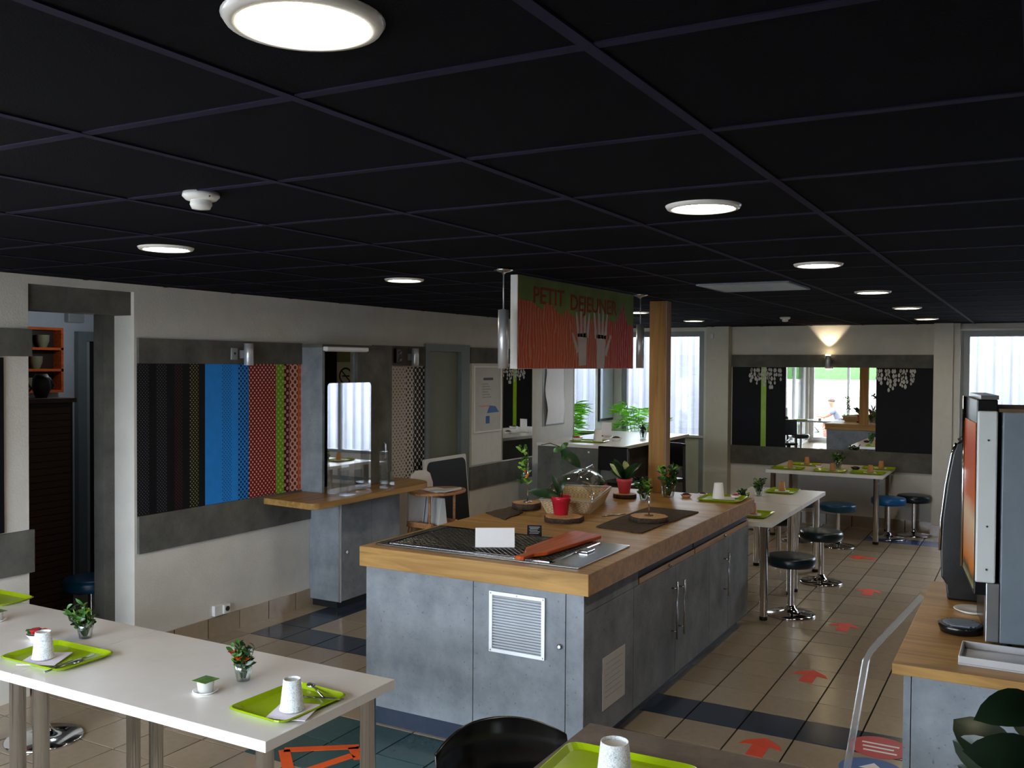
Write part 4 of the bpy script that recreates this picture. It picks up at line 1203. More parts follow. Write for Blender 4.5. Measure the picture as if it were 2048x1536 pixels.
def paper_cup(x, y, z, label, m='cup_print', s=1.0):
    """paper cup standing upside down, its recessed base on top"""
    t = thing('paper_cup', label, 'cup', (x, y, z), random.uniform(0, 6))
    MB().lathe([(0.040 * s, 0.0), (0.0425 * s, 0.002), (0.0425 * s, 0.006), (0.040 * s, 0.008), (0.029 * s, 0.105 * s), (0.0275 * s, 0.105 * s), (0.0275 * s, 0.097 * s)], seg=26, cap=False).build('wall', m, t)
    MB().lathe([(0.0001, 0.097 * s), (0.0275 * s, 0.097 * s)], seg=26, cap=False).build('base', 'paper_grey' if m == 'cup_print' else m, t)
    return t
def cutlery(kind, x, y, z, rz, label):
    t = thing(kind, label, 'cutlery', (x, y, z), rz)
    if kind == 'knife':
        MB().tube([(-0.10, 0, 0.004), (0.0, 0, 0.004)], [0.005, 0.004], 8).build('handle', 'steel', t)
        MB().add([(0, -0.006, 0.004), (0.09, -0.007, 0.004), (0.105, 0.002, 0.004), (0.09, 0.006, 0.004), (0, 0.005, 0.004), (0, -0.006, 0.006), (0.09, -0.007, 0.006), (0.105, 0.002, 0.006), (0.09, 0.006, 0.006), (0, 0.005, 0.006)],
                 [(4, 3, 2, 1, 0), (5, 6, 7, 8, 9), (0, 1, 6, 5), (1, 2, 7, 6), (2, 3, 8, 7), (3, 4, 9, 8), (4, 0, 5, 9)]).build('blade', 'steel', t)
    else:
        MB().tube([(-0.08, 0, 0.004), (0.02, 0, 0.006), (0.045, 0, 0.005)], [0.0045, 0.003, 0.004], 8).build('handle', 'steel', t)
        MB().ball((0.065, 0, 0.006), 0.024, 12, 6, (1.1, 0.75, 0.22)).build('bowl', 'steel', t)
    return t
def vase(x, y, z, label, seed, flowers=(), s=1.0, spread=1.0, n=11, lean=(0, 0)):
    t = thing('glass_vase', label, 'vase', (x, y, z), 0)
    MB().lathe([(0.0001, 0.002), (0.024 * s, 0.002), (0.030 * s, 0.03 * s), (0.036 * s, 0.072 * s), (0.034 * s, 0.072 * s), (0.028 * s, 0.03 * s), (0.022 * s, 0.006)], seg=20, cap=False).build('glass', 'jar_glass', t)
    r = random.Random(seed)
    for half, m in ((0, 'leaf_mid'), (1, 'leaf_dark'), (2, 'leaf_light')):
        st = MB()
        for k in range(n if half < 2 else n // 2):
            a = r.uniform(0, 6.28); q = r.uniform(0.015, 0.05) * s * spread; hh = r.uniform(0.075, 0.13) * s
            top = (q * math.cos(a) + lean[0] * s, q * math.sin(a) + lean[1] * s, hh)
            st.tube([(0.008 * math.cos(a) * s, 0.008 * math.sin(a) * s, 0.01), (top[0] * 0.6, top[1] * 0.6, hh * 0.6), top], 0.0014 * s, 5)
            for i in range(5):
                u = 0.45 + 0.14 * i; b = Vector(top) * u; an = r.uniform(0, 6.28); L = r.uniform(0.018, 0.034) * s
                st.leaf(b, b + Vector((L * math.cos(an), L * math.sin(an), L * r.uniform(0.1, 0.9))), 0.015 * s, 0.08, 3, (r.uniform(-1, 1), r.uniform(-1, 0.2), r.uniform(-0.2, 1)))
        stuff(st.build('sprig', m, t))
    for (dx, dy, dz, m) in flowers:
        f = MB()
        for k in range(6):
            a = 2 * PI * k / 6
            f.leaf((dx * s, dy * s, dz * s), (dx * s + 0.018 * s * math.cos(a), dy * s + 0.018 * s * math.sin(a), dz * s + 0.012 * s), 0.014 * s, 0.1, 3)
        f.build('flower', m, t)
    return t

ZT = 0.76
# ---------------------------------------------------------------- nearest white table
tray(-2.255, 2.47, ZT, PI / 2 - 0.05, 'lime tray with upturned cup on the nearest white table', 0.33, 0.27)
napkin(-2.18, 2.41, ZT + 0.006, 0.35, 'folded pale napkin under the cup on the nearest lime tray')
paper_cup(-2.19, 2.415, ZT + 0.014, 'upturned printed paper cup on the nearest white table tray')
cutlery('knife', -2.20, 2.545, ZT + 0.008, 0.35, 'steel knife on the nearest white table tray behind the cup')
cutlery('spoon', -2.24, 2.60, ZT + 0.008, 2.6, 'dark reflecting spoon on the nearest white table tray')
vase(-2.575, 2.575, ZT, 'small glass vase with red and orange flowers on the nearest white table', 11, [(-0.035, -0.025, 0.10, 'petal_red'), (0.012, -0.038, 0.088, 'petal_orange'), (0.03, -0.02, 0.08, 'petal_orange')], 1.0, 0.9)
def yoghurt(x, y, label):
    p = thing('saucer', 'small white saucer under the yoghurt pot ' + label, 'saucer', (x, y, ZT))
    MB().lathe([(0.0001, 0.003), (0.030, 0.003), (0.044, 0.010), (0.046, 0.009), (0.032, 0.0), (0.0001, 0.0)], seg=28, cap=False).build('dish', 'plate_white', p)
    t = thing('yoghurt_pot', 'white yoghurt pot with green foil lid ' + label, 'pot', (x, y, ZT + 0.004))
    MB().lathe([(0.026, 0), (0.031, 0.040), (0.034, 0.041)], seg=24).build('tub', 'white_gloss', t)
    B(-0.034, -0.034, 0.041, 0.034, 0.034, 0.0425).build('foil_lid', 'yoghurt_lid', t)
yoghurt(-2.60, 2.415, 'on the nearest white table')
yoghurt(-4.14, 2.60, 'at the left picture edge')
# ---------------------------------------------------------------- white table at the left edge
tray(-3.415, 2.40, ZT, 0.02, 'lime tray across the table joint at lower left', 0.37, 0.27)
napkin(-3.42, 2.35, ZT + 0.006, 0.5, 'folded pale napkin under the cup at lower left', 0.15)
paper_cup(-3.425, 2.345, ZT + 0.014, 'upturned printed paper cup on the lower left tray')
cutlery('knife', -3.29, 2.38, ZT + 0.008, PI / 2, 'steel knife on the lower left tray')
cutlery('spoon', -3.265, 2.32, ZT + 0.008, PI / 2, 'steel spoon on the lower left tray')
vase(-3.56, 2.635, ZT, 'bushy green vase without flowers on the left white table', 23, [], 1.05, 1.2, 13, (-0.02, 0))
def jam_bowl():
    t = thing('condiment_bowl', 'small white bowl of red jam portions behind the lower left cup', 'bowl', (-3.72, 2.52, ZT))
    MB().lathe([(0.025, 0), (0.045, 0.025), (0.043, 0.025), (0.024, 0.004), (0.0001, 0.004)], seg=24, cap=False).build('bowl', 'plate_white', t)
    for k, (a, m) in enumerate(((0.3, 'petal_red'), (1.4, 'petal_orange'), (2.6, 'jam_red'), (4.0, 'leaf_mid'), (5.2, 'petal_red'))):
        jp = thing('jam_portion', ('red jam portion at the right of the small bowl', 'orange jam portion in the small bowl', 'dark red jam portion in the small bowl', 'green topped portion in the small bowl', 'red jam portion at the front of the small bowl')[k], 'jam', (-3.72 + 0.024 * math.cos(a), 2.52 + 0.024 * math.sin(a), ZT + 0.016 + 0.004 * k), a)
        MB().lathe([(0.013, 0), (0.017, 0.014), (0.019, 0.0145)], seg=14).build('tub', m, jp)
        B(-0.019, -0.012, 0.0145, 0.019, 0.019, 0.016).build('lid', m, jp)
jam_bowl()
tray(-4.52, 2.84, ZT, 0.0, 'sliver of a lime tray at the far left edge of the picture', 0.36, 0.2)
# ---------------------------------------------------------------- grey table in the foreground
tray(-1.05, 2.50, 0.75, 0.04, 'large lime tray on the grey foreground table', 0.42, 0.36)
paper_cup(-1.015, 2.43, 0.755, 'big upturned printed paper cup on the foreground tray', 'cup_print', 1.35)
# ---------------------------------------------------------------- tables along the aisle
def far_setting(x, y, rz, place, cup=True, flip=1):
    tray(x, y, ZT, rz, 'lime tray ' + place, 0.36, 0.27)
    c, s = math.cos(rz), math.sin(rz)
    napkin(x + 0.02 * c, y - 0.02 * s, ZT + 0.006, rz + 0.2, 'pale napkin on the lime tray ' + place, 0.13)
    if cup: paper_cup(x + 0.03 * c, y - 0.02, ZT + 0.013, 'kraft brown upturned cup on the tray ' + place, 'kraft', 0.8)
plain('kraft', (190, 134, 84), 0.6, var=0.06)
far_setting(-1.95, 7.48, PI / 2, 'at the near end of the aisle tables')
far_setting(-2.08, 9.02, PI / 2, 'at the far end of the aisle tables')
vase(-2.14, 7.85, ZT, 'dark leafy glass vase on the nearer aisle table', 31, [], 1.15, 0.9)
vase(-2.20, 8.62, ZT, 'bushy dark glass vase on the farther aisle table', 33, [], 1.2, 1.1)
def dish(x, y, z, label, r=0.05, m='plate_white', food='jam_red'):
    t = thing('small_dish', label, 'dish', (x, y, z))
    MB().lathe([(r * 0.6, 0), (r, r * 0.5), (r * 0.95, r * 0.5), (r * 0.55, 0.004), (0.0001, 0.004)], seg=20, cap=False).build('bowl', m, t)
    MB().ball((0, 0, r * 0.4), r * 0.7, 12, 6, (1, 1, 0.5)).build('filling', food, t)
dish(-2.30, 8.42, ZT, 'small dark dish between the aisle table vases', 0.05, 'black_plastic', 'bark')
far_setting(-2.50, 11.10, 0, 'at the left front corner of the mirror table')
far_setting(-2.42, 11.62, 0, 'at the left back of the mirror table')
far_setting(-2.02, 11.05, 0, 'front centre of the mirror table')
far_setting(-1.62, 11.08, 0, 'at the right front of the mirror table')
far_setting(-1.58, 11.62, 0, 'at the right back of the mirror table')
vase(-2.00, 11.42, ZT, 'dark leafy vase in the middle of the mirror table', 41, [], 1.35, 1.0)
dish(-2.22, 11.45, ZT, 'dark dish left of the vase on the mirror table', 0.045, 'plate_white', 'jam_red')
dish(-1.80, 11.40, ZT, 'brown filled dish right of the vase on the mirror table', 0.055, 'black_plastic', 'bark')

# ---------------------------------------------------------------- high bar table
ZB = 1.10
tray(-4.30, 9.50, ZB, 0.1, 'lime tray on the high bar table behind the domed basket', 0.40, 0.28)
dish(-4.46, 9.52, ZB + 0.005, 'long dish of red portions at the left of the high bar table', 0.07, 'plate_white', 'jam_red')
dish(-4.10, 9.78, ZB, 'dark filled bowl on the high bar table', 0.07, 'plate_white', 'bark')
dish(-4.38, 9.98, ZB, 'small dark bowl left of the menu card on the high bar table', 0.055, 'plate_white', 'bark')
paper_cup(-4.20, 9.50, ZB + 0.005, 'tall white cup on the high bar table tray', 'paper_white', 1.25)
t = thing('menu_card', 'upright white menu card standing on the high bar table', 'card', (-4.42, 10.25, ZB), 0.2)
B(-0.06, -0.004, 0, 0.06, 0.004, 0.17).build('card', 'paper_white', t)
B(-0.07, -0.03, 0, 0.07, 0.03, 0.006).build('base', 'white_gloss', t)
vase(-3.98, 10.30, ZB, 'glass vase with tall thin stems on the high bar table', 51, [], 1.3, 0.5, 5)
dish(-3.90, 10.75, ZB, 'farthest dark bowl on the high bar table', 0.06, 'plate_white', 'bark')

# ================================================================ ON THE ISLAND
def on_island():
    z = ZI
    # steel warming tray let into the worktop
    t = thing('warming_tray', 'stainless steel warming tray with dark mesh grid at the island front', 'tray', (-3.14, 4.12, z))
    w, d = 1.223, 0.66
    for a, b, c, q in ((0, 0, w, 0.035), (0, d - 0.035, w, d), (0, 0.035, 0.055, d - 0.035), (w - 0.16, 0.035, w, d - 0.035)):
        B(a, b, 0, c, q, 0.010).build('rim', 'steel', t, 0.003)
    B(0.055, 0.035, 0.0, w - 0.16, d - 0.035, 0.003).build('pan', 'black_plastic', t)
    inner = [(0.055, 0.035, 0.075, d - 0.035), (0.055, 0.035, w - 0.16, 0.05), (0.055, d - 0.05, w - 0.16, d - 0.035), (w - 0.18, 0.035, w - 0.16, d - 0.035)]
    for a, b, c, q in inner: B(a, b, 0.003, c, q, 0.016).build('inner_lip', 'chrome', t, 0.004)
    mb = MB()
    X0, X1, YA, YB = 0.08, w - 0.19, 0.055, d - 0.055
    k = X0 - (YB - YA)
    while k < X1:
        for sgn in (1, -1):
            # diagonal wires clipped to the pan
            if sgn == 1: pts = [(k, YA), (k + (YB - YA), YB)]
            else: pts = [(k, YB), (k + (YB - YA), YA)]
            (ax, ay), (bx, by) = pts
            if ax < X0: f = (X0 - ax) / (bx - ax); ax, ay = X0, ay + f * (by - ay)
            if bx > X1: f = (X1 - ax) / (bx - ax); bx, by = X1, ay + f * (by - ay)
            if bx - ax > 0.01: mb.tube([(ax, ay, 0.010), (bx, by, 0.010)], 0.0022, 4, False)
        k += 0.035
    stuff(mb.build('wire_mesh', 'steel', t))
    B(w - 0.155, 0.33, 0.010, w - 0.10, 0.42, 0.022).build('corner_stop', 'chrome', t, 0.004)
    # white tent card
    c = thing('tent_card', 'blank white folded card standing on the warming tray', 'card', (-2.515, 4.345, z + 0.0135), math.atan2(0.112, 0.19))
    MB().add([(-0.105, -0.018, 0), (0.105, -0.018, 0), (0.105, 0.020, 0.098), (-0.105, 0.020, 0.098), (-0.105, 0.058, 0), (0.105, 0.058, 0),
              (-0.105, -0.0165, 0), (0.105, -0.0165, 0), (0.105, 0.020, 0.096), (-0.105, 0.020, 0.096), (-0.105, 0.0565, 0), (0.105, 0.0565, 0)],
             [(0, 1, 2, 3), (3, 2, 5, 4), (9, 8, 7, 6), (10, 11, 8, 9), (0, 6, 7, 1), (4, 5, 11, 10)]).build('card', 'paper_white', c)
    # black chalk label
    s = thing('label_card', 'small black label card with white writing behind the tent card', 'card', (-2.515, 4.80, z), 0.42)
    B(-0.042, -0.002, 0, 0.042, 0.002, 0.062).build('card', 'black_matt', s)
    B(-0.02, -0.002, 0, 0.02, 0.022, 0.004).build('foot', 'black_matt', s)
    for k in range(5): B(-0.03 + 0.004 * (k % 2), -0.0026, 0.050 - 0.009 * k, 0.03 - 0.006 * (k % 3), -0.002, 0.053 - 0.009 * k).build('print_line', 'print_white', s)
    # orange wood paddle board resting on the tray edge
    b = thing('serving_board', 'reddish wooden paddle board lying across the warming tray', 'serving board', (-2.235, 4.095, z + 0.017), 0.0)
    pts = [(-0.020, 0.0), (0.010, -0.008), (0.030, 0.0), (0.034, 0.10), (0.060, 0.14), (0.075, 0.17), (0.125, 0.74), (0.11, 0.76), (-0.06, 0.80), (-0.082, 0.785), (-0.075, 0.22), (-0.045, 0.15), (-0.014, 0.11)]
    MB().prism(pts, 0.0, 0.020).build('board', 'orange_wood', b, 0.004)
    # bark mats
    def mat(poly, label):
        cx = sum(p[0] for p in poly) / 4; cy = sum(p[1] for p in poly) / 4
        m = thing('bark_mat', label, 'mat', (cx, cy, z))
        r = random.Random(int(cx * 100)); pts = []
        for (a, b2) in zip(poly, poly[1:] + poly[:1]):
            for k in range(7):
                u = k / 7; pts.append((a[0] + (b2[0] - a[0]) * u - cx + r.uniform(-0.008, 0.008), a[1] + (b2[1] - a[1]) * u - cy + r.uniform(-0.008, 0.008)))
        MB().prism(pts, 0, 0.008).build('woven_bark', 'bark_mat', m)
    mat([(-3.17, 5.36), (-2.93, 5.18), (-2.97, 5.50), (-3.15, 5.76)], 'dark bark mat on the left side of the island')
    mat([(-2.33, 5.24), (-2.01, 5.18), (-1.97, 6.13), (-2.33, 6.17)], 'dark bark mat on the right side of the island')
    def slice_(x, y, r, hh, zz, label):
        t = thing('log_slice', label, 'wood slice', (x, y, zz))
        rd = random.Random(int(x * 1000)); pts = []
        for k in range(22): a = 2 * PI * k / 22; q = r * rd.uniform(0.94, 1.05); pts.append((q * math.cos(a), q * math.sin(a)))
        MB().prism(pts, 0, hh - 0.002, True).build('bark_rim', 'bark', t)
        MB().prism([(a * 0.95, b * 0.95) for a, b in pts], hh - 0.002, hh).build('cut_face', 'cut_wood', t)
    slice_(-2.60, 5.36, 0.125, 0.032, z, 'log slice under the nearer red pot')
    slice_(-2.665, 6.53, 0.085, 0.032, z, 'log slice under the farther pink pot')
    slice_(-3.03, 5.66, 0.10, 0.040, z + 0.009, 'thick log slice on the left bark mat')
    slice_(-2.12, 5.60, 0.12, 0.032, z + 0.009, 'log slice on the right bark mat with a note rod')
    def pot(x, y, zz, s, m, label, nm='plant_pot'):
        t = thing('potted_plant', label, 'plant', (x, y, zz))
        MB().lathe([(0.042 * s, 0), (0.044 * s, 0.002), (0.058 * s, 0.088 * s), (0.063 * s, 0.09 * s), (0.066 * s, 0.118 * s), (0.062 * s, 0.118 * s), (0.058 * s, 0.10 * s)], seg=30).build('pot', m, t)
        MB().lathe([(0.0001, 0.103 * s), (0.058 * s, 0.103 * s)], seg=20, cap=False).build('soil', 'soil', t)
        return t
    # camera-right vector, to lay the orchid out across the picture as it stands
    R = Vector((math.cos(math.radians(29)), math.sin(math.radians(29)), 0)); Fw = Vector((-R.y, R.x, 0))
    def P(a, h, d=0.0): return R * a + Fw * d + Vector((0, 0, h))
    o = pot(-2.64, 5.40, z + 0.032, 1.0, 'red_pot', 'tall orchid with drooping leaves in a red pot on a log slice')
    for pts, r in (([P(0.005, 0.10), P(0.012, 0.20), P(0.0, 0.30), P(0.0, 0.40), P(-0.012, 0.435), P(-0.07, 0.455), P(-0.13, 0.445)], 0.003), ([P(-0.012, 0.10), P(-0.005, 0.25), P(0.008, 0.42)], 0.0022)):
        MB().tube(pts, r, 6).build('stem', 'leaf_dark', o)
    for (p, q, w_, bd, m) in ((P(-0.01, 0.115), P(-0.215, 0.145), 0.055, 0.10, 'leaf_dark'), (P(-0.01, 0.12), P(-0.06, 0.26), 0.03, 0.10, 'leaf_dark'), (P(-0.02, 0.12), P(0.045, 0.25), 0.026, 0.22, 'leaf_dark'),
                              (P(0.0, 0.41), P(0.125, 0.30), 0.06, 0.10, 'leaf_dark'), (P(0.0, 0.42), P(-0.055, 0.40), 0.03, 0.2, 'leaf_mid'), (P(0.0, 0.42), P(0.045, 0.46), 0.03, 0.2, 'leaf_mid'), (P(0.0, 0.37), P(0.04, 0.35), 0.025, 0.1, 'leaf_mid')):
        MB().leaf(p, q, w_ * 1.15, bd, 7, (0.45, -0.8, 0.4)).build('leaf', m, o)
    p2 = pot(-2.68, 6.56, z + 0.032, 0.92, 'pink_red_pot', 'short plant with cream edged leaves in a pink pot on a log slice')
    rd = random.Random(4)
    for k in range(16):
        a = rd.uniform(0, 6.28); L = rd.uniform(0.09, 0.16); hh = rd.uniform(0.15, 0.26)
        MB().leaf((0, 0, 0.10), (L * math.cos(a), L * math.sin(a), hh), rd.uniform(0.04, 0.06), 0.12, 6, (0.4 + rd.uniform(-.4, .4), -0.8, 0.6)).build('leaf', 'leaf_variegated' if k % 4 == 0 else 'leaf_dark', p2)
    # flower sprig in a tube stand at the left
    s = thing('flower_stand', 'thin stand with tiny orange flowers and leaves left of the orchid', 'flower stand', (-3.02, 5.66, z + 0.049))
    MB().tube([(0, 0, 0), (0, 0, 0.36)], 0.004, 8).build('rod', 'chrome', s)
    MB().lathe([(0.03, 0), (0.03, 0.006), (0.006, 0.008)], seg=16).build('foot', 'steel', s)
    MB().lathe([(0.009, 0.16), (0.011, 0.17), (0.011, 0.27), (0.009, 0.27)], (-0.03, 0, 0), 12, cap=False).build('glass_tube', 'jar_glass', s)
    for part, m in enumerate(('leaf_mid', 'leaf_light')):
        mb = MB()
        for k in range(26):
            a = rd.uniform(0, 6.28); hh = rd.uniform(0.12, 0.38); L = rd.uniform(0.02, 0.045); cx = -0.02 + rd.uniform(-0.035, 0.02)
            mb.leaf((cx, 0, hh), (cx + L * math.cos(a), L * math.sin(a), hh + L * 0.6), 0.018, 0.1, 3, (0.5, -0.8, 0.3))
        stuff(mb.build('leaves', m, s))
    for k, (dz, m) in enumerate(((0.19, 'petal_orange'), (0.17, 'petal_orange'), (0.21, 'petal_red'))):
        MB().ball((0.006 - 0.01 * k, -0.008, dz), 0.010, 8, 6).build('flower', m, s)
    # wicker basket under a clear dome
    ang = math.radians(14)
    b = thing('bread_basket', 'long shallow straw basket under a clear domed cover on the island', 'basket', (-2.78, 5.94, z), ang)
    def rect(a, c, zz, r=0.05):
        p = []
        for cx, cy, a0 in ((a - r, c - r, 0), (-a + r, c - r, PI / 2), (-a + r, -c + r, PI), (a - r, -c + r, 1.5 * PI)):
            for k in range(5): q = a0 + PI / 2 * k / 4; p.append((cx + r * math.cos(q), cy + r * math.sin(q), zz))
        return p
    rings = [rect(0.145, 0.36, 0), rect(0.18, 0.405, 0.085), rect(0.186, 0.411, 0.090), rect(0.180, 0.405, 0.093), rect(0.165, 0.39, 0.085), rect(0.14, 0.35, 0.012)]
    n = len(rings[0]); fs = [tuple(range(n - 1, -1, -1))]
    for k in range(len(rings) - 1):
        for i in range(n): j = (i + 1) % n; fs.append((k * n + i, k * n + j, (k + 1) * n + j, (k + 1) * n + i))
    fs.append(tuple(range((len(rings) - 1) * n, len(rings) * n)))
    MB().add([p for r in rings for p in r], fs).build('woven_body', 'woven_straw', b)
    dm = thing('dome_cover', 'clear acrylic roll-top dome over the straw basket', 'dome cover', (-2.78, 5.94, z + 0.094), ang)
    vs = []; m_ = 14; n2 = 10
    for j in range(n2 + 1):
        v = j / n2; yy = -0.40 + 0.80 * v; end = max(0.0, 1 - abs(2 * v - 1) ** 6)
        for i in range(m_ + 1):
            a = PI * i / m_
            vs.append((0.172 * math.cos(a), yy, 0.002 + 0.155 * math.sin(a) * (0.15 + 0.85 * end) if 0 < i < m_ else 0.002))
    W_ = m_ + 1
    fs = [(j * W_ + i, j * W_ + i + 1, (j + 1) * W_ + i + 1, (j + 1) * W_ + i) for j in range(n2) for i in range(m_)]
    fs += [tuple(range(m_, -1, -1)), tuple(n2 * W_ + i for i in range(m_ + 1))]
    MB().add(vs, fs, True).build('shell', 'dome_acrylic', dm)
    MB().tube([(0.175, -0.40, 0.004), (0.175, 0.40, 0.004), (-0.175, 0.40, 0.004), (-0.175, -0.40, 0.004), (0.175, -0.40, 0.004)], 0.005, 6).build('rim', 'lamp_silver', dm)
    MB().tube([(0.06, -0.30, 0.155), (0.06, -0.25, 0.175), (0.06, 0.25, 0.175), (0.06, 0.30, 0.155)], 0.006, 8).build('handle', 'acrylic', dm)
    # jars with sprigs by the post
    for x, y, s2, l, sd, fl in ((-2.50, 6.50, 1.2, 'ribbed glass jar with dark leaves right of the pink pot', 61, []), (-2.40, 6.74, 1.7, 'taller glass jar with orange flowers before the oak post', 67, [(0.01, -0.02, 0.09, 'petal_orange')])):
        vase(x, y, z, l, sd, fl, s2, 0.9, 10)
    # note rod on the right log slice
    r_ = thing('note_rod', 'thin steel note rod standing on the right log slice', 'note holder', (-2.12, 5.60, z + 0.041))
    MB().tube([(0, 0, 0.002), (0, 0, 0.15)], 0.004, 8).build('rod', 'chrome', r_)
    MB().lathe([(0.028, 0), (0.028, 0.004), (0.006, 0.006)], seg=16).build('foot', 'stem_brown', r_)
    # tray with cup at the far corner, little dishes
    tray(-2.01, 6.83, z, 0.05, 'lime tray with white cup at the far corner of the island', 0.32, 0.34)
    paper_cup(-2.04, 6.82, z + 0.006, 'tall white upturned cup on the island tray', 'paper_white', 1.1)
    napkin(-1.99, 6.84, z + 0.006, 0.3, 'pale napkin on the island corner tray', 0.13)
    dish(-1.94, 6.92, z + 0.008, 'little red filled dish on the island corner tray', 0.04)
    dish(-2.28, 6.80, z, 'pale dish with dark filling between post and island tray', 0.045, 'beech', 'bark')
    dish(-2.20, 6.95, z, 'tiny dark dish at the back edge of the island', 0.035, 'plate_white', 'bark')
    k = thing('butter_knife', 'short steel knife lying beside the straw basket', 'cutlery', (-2.42, 5.70, z), 1.1)
    MB().tube([(-0.08, 0, 0.004), (0.0, 0, 0.004), (0.08, 0, 0.004)], [0.004, 0.005, 0.003], 8).build('handle', 'steel', k)
    B(0.06, -0.008, 0.002, 0.12, 0.008, 0.005).build('blade', 'steel', k)
    k = thing('price_strip', 'thin white strip lying before the red pot', 'label', (-2.36, 5.02, z), 0.3)
    B(-0.04, -0.005, 0, 0.04, 0.005, 0.003).build('strip', 'paper_white', k)
on_island()
# ================================================================ RIGHT-HAND COUNTER AND MACHINES
def right_counter():
    c = thing('drinks_cabinet', 'grey concrete-look cabinet under the drinks machines at right', 'cabinet', (-0.395, 3.59, 0))
    B(0.0, 0.02, 0.08, 1.5, 1.42, 0.862).build('carcass', 'concrete_island', c)
    B(0.0, 0.0, 0.08, 0.024, 0.02, 0.862).build('edge_panel', 'concrete_island', c)
    B(0.027, 0.0, 0.08, 0.72, 0.02, 0.862).build('door', 'concrete_island', c, 0.0015)
    B(0.723, 0.0, 0.08, 1.5, 0.02, 0.862).build('door', 'concrete_island', c, 0.0015)
    B(0.03, 0.05, 0, 1.5, 1.40, 0.08).build('plinth', 'kick_black', c)
    w = thing('drinks_worktop', 'oak worktop carrying the drinks machines at right', 'worktop', (-0.43, 3.555, 0.862))
    B(0, 0, 0, 1.55, 1.475, 0.038).build('slab', 'oak_x', w, 0.003)
right_counter()
def machines():
    t = thing('drinks_machine', 'tall grey hot drinks machine with orange juice poster on its door', 'drinks machine', (-0.115, 3.90, 0.90), math.radians(8.2))
    B(0.012, 0.0, 0.03, 0.55, 0.46, 0.885).build('body', 'machine_grey', t, 0.004)
    B(-0.035, 0.0, 0.03, 0.010, 0.05, 0.25).build('front_column', 'aluminium', t, 0.003)
    B(-0.02, 0.05, 0.03, 0.010, 0.46, 0.25).build('dispensing_recess', 'black_plastic', t)
    d = B(-0.072, 0.0, 0.25, -0.004, 0.012, 0.888).build('door_edge', 'machine_white', t, 0.006)
    for z in (0.30, 0.46, 0.78): MB().ball((-0.035, -0.001, z), 0.004, 8, 5).build('rivet', 'print_dark', d)
    dd = B(-0.074, 0.013, 0.20, -0.004, 0.46, 0.93).build('door', 'black_plastic', t, 0.004)
    p = B(0, 0, 0, 0.002, 0.42, 0.62).build('poster', 'drink_poster', dd, loc=(-0.0765, 0.025, 0.22))
    MB().tube([(-0.080, 0.455, 0.22), (-0.080, 0.455, 0.93)], 0.006, 8).build('chrome_strip', 'chrome', dd)
    B(-0.06, 0.02, 0.93, 0.0, 0.46, 0.945).build('lid_strip', 'steel', dd)
    B(0.0, -0.002, 0.885, 0.55, 0.46, 0.897).build('top_cover', 'stem_brown', t)
    for a, b in ((0.04, 0.04), (0.5, 0.04), (0.04, 0.42), (0.5, 0.42)):
        MB().lathe([(0.02, 0), (0.018, 0.03)], (a, b, 0), 12).build('foot', 'rubber_black', t)
    b = thing('juice_dispenser', 'black curved juice dispenser with chrome edge behind the drinks machine', 'drinks machine', (-0.1, 4.66, 0.90))
    prof = [(0.25, 0.0), (-0.236, 0.0), (-0.242, 0.07), (-0.262, 0.10), (-0.266, 0.22), (-0.262, 0.36), (-0.245, 0.52), (-0.222, 0.66), (-0.205, 0.71), (-0.15, 0.735), (0.25, 0.735)]
    n = len(prof); D = 0.33
    MB().add([(x, 0, z) for x, z in prof] + [(x, D, z) for x, z in prof], [tuple(range(n)), tuple(range(2 * n - 1, n - 1, -1))] + [(i, n + i, n + (i + 1) % n, (i + 1) % n) for i in range(n)]).build('body', 'black_plastic', b, 0.008)
    MB().tube([(x - 0.004, 0.0, z) for x, z in prof[4:9]], 0.005, 8).build('chrome_edge', 'chrome', b)
    MB().tube([(-0.20, 0.05, 0.715), (-0.15, 0.05, 0.75), (-0.05, 0.05, 0.76)], 0.012, 8).build('lid_lever', 'steel', b)
    g = thing('drip_tray', 'round dark drip tray with slatted grid before the drinks machine', 'drip tray', (-0.245, 4.12, 0.90))
    MB().lathe([(0.075, 0), (0.085, 0.03), (0.08, 0.033)], seg=28).build('bowl', 'black_plastic', g)
    for k in range(9):
        hw = math.sqrt(max(0, 0.066 ** 2 - (-0.056 + 0.014 * k) ** 2))
        B(-hw, -0.058 + 0.014 * k, 0.033, hw, -0.051 + 0.014 * k, 0.037).build('slat', 'machine_grey', g)
    s = thing('steel_tray', 'shallow polished steel tray at the front of the drinks counter', 'tray', (-0.225, 3.66, 0.90))
    B(0, 0, 0, 0.62, 0.22, 0.004).build('base', 'bright_tray', s)
    for q in ((0, 0, 0.62, 0.008), (0, 0.212, 0.62, 0.22), (0, 0.008, 0.008, 0.212), (0.612, 0.008, 0.62, 0.212)): B(q[0], q[1], 0.004, q[2], q[3], 0.030).build('rim', 'bright_tray', s, 0.003)
    p = thing('white_plate', 'white saucer half hidden behind the drinks machine', 'saucer', (-0.22, 4.47, 0.90))
    MB().lathe([(0.0001, 0.004), (0.045, 0.004), (0.075, 0.016), (0.077, 0.014), (0.047, 0.0), (0.0001, 0.0)], seg=28, cap=False).build('dish', 'plate_white', p)
    a = thing('acrylic_guard', 'bent clear acrylic guard panel standing in front of the drinks counter', 'guard panel', (0, 3.47, 0))
    pr = [(-0.640, 0.0), (-0.556, 0.52), (-0.498, 0.915), (-0.478, 0.955), (-0.318, 1.165)]
    th = 0.020; vs = []
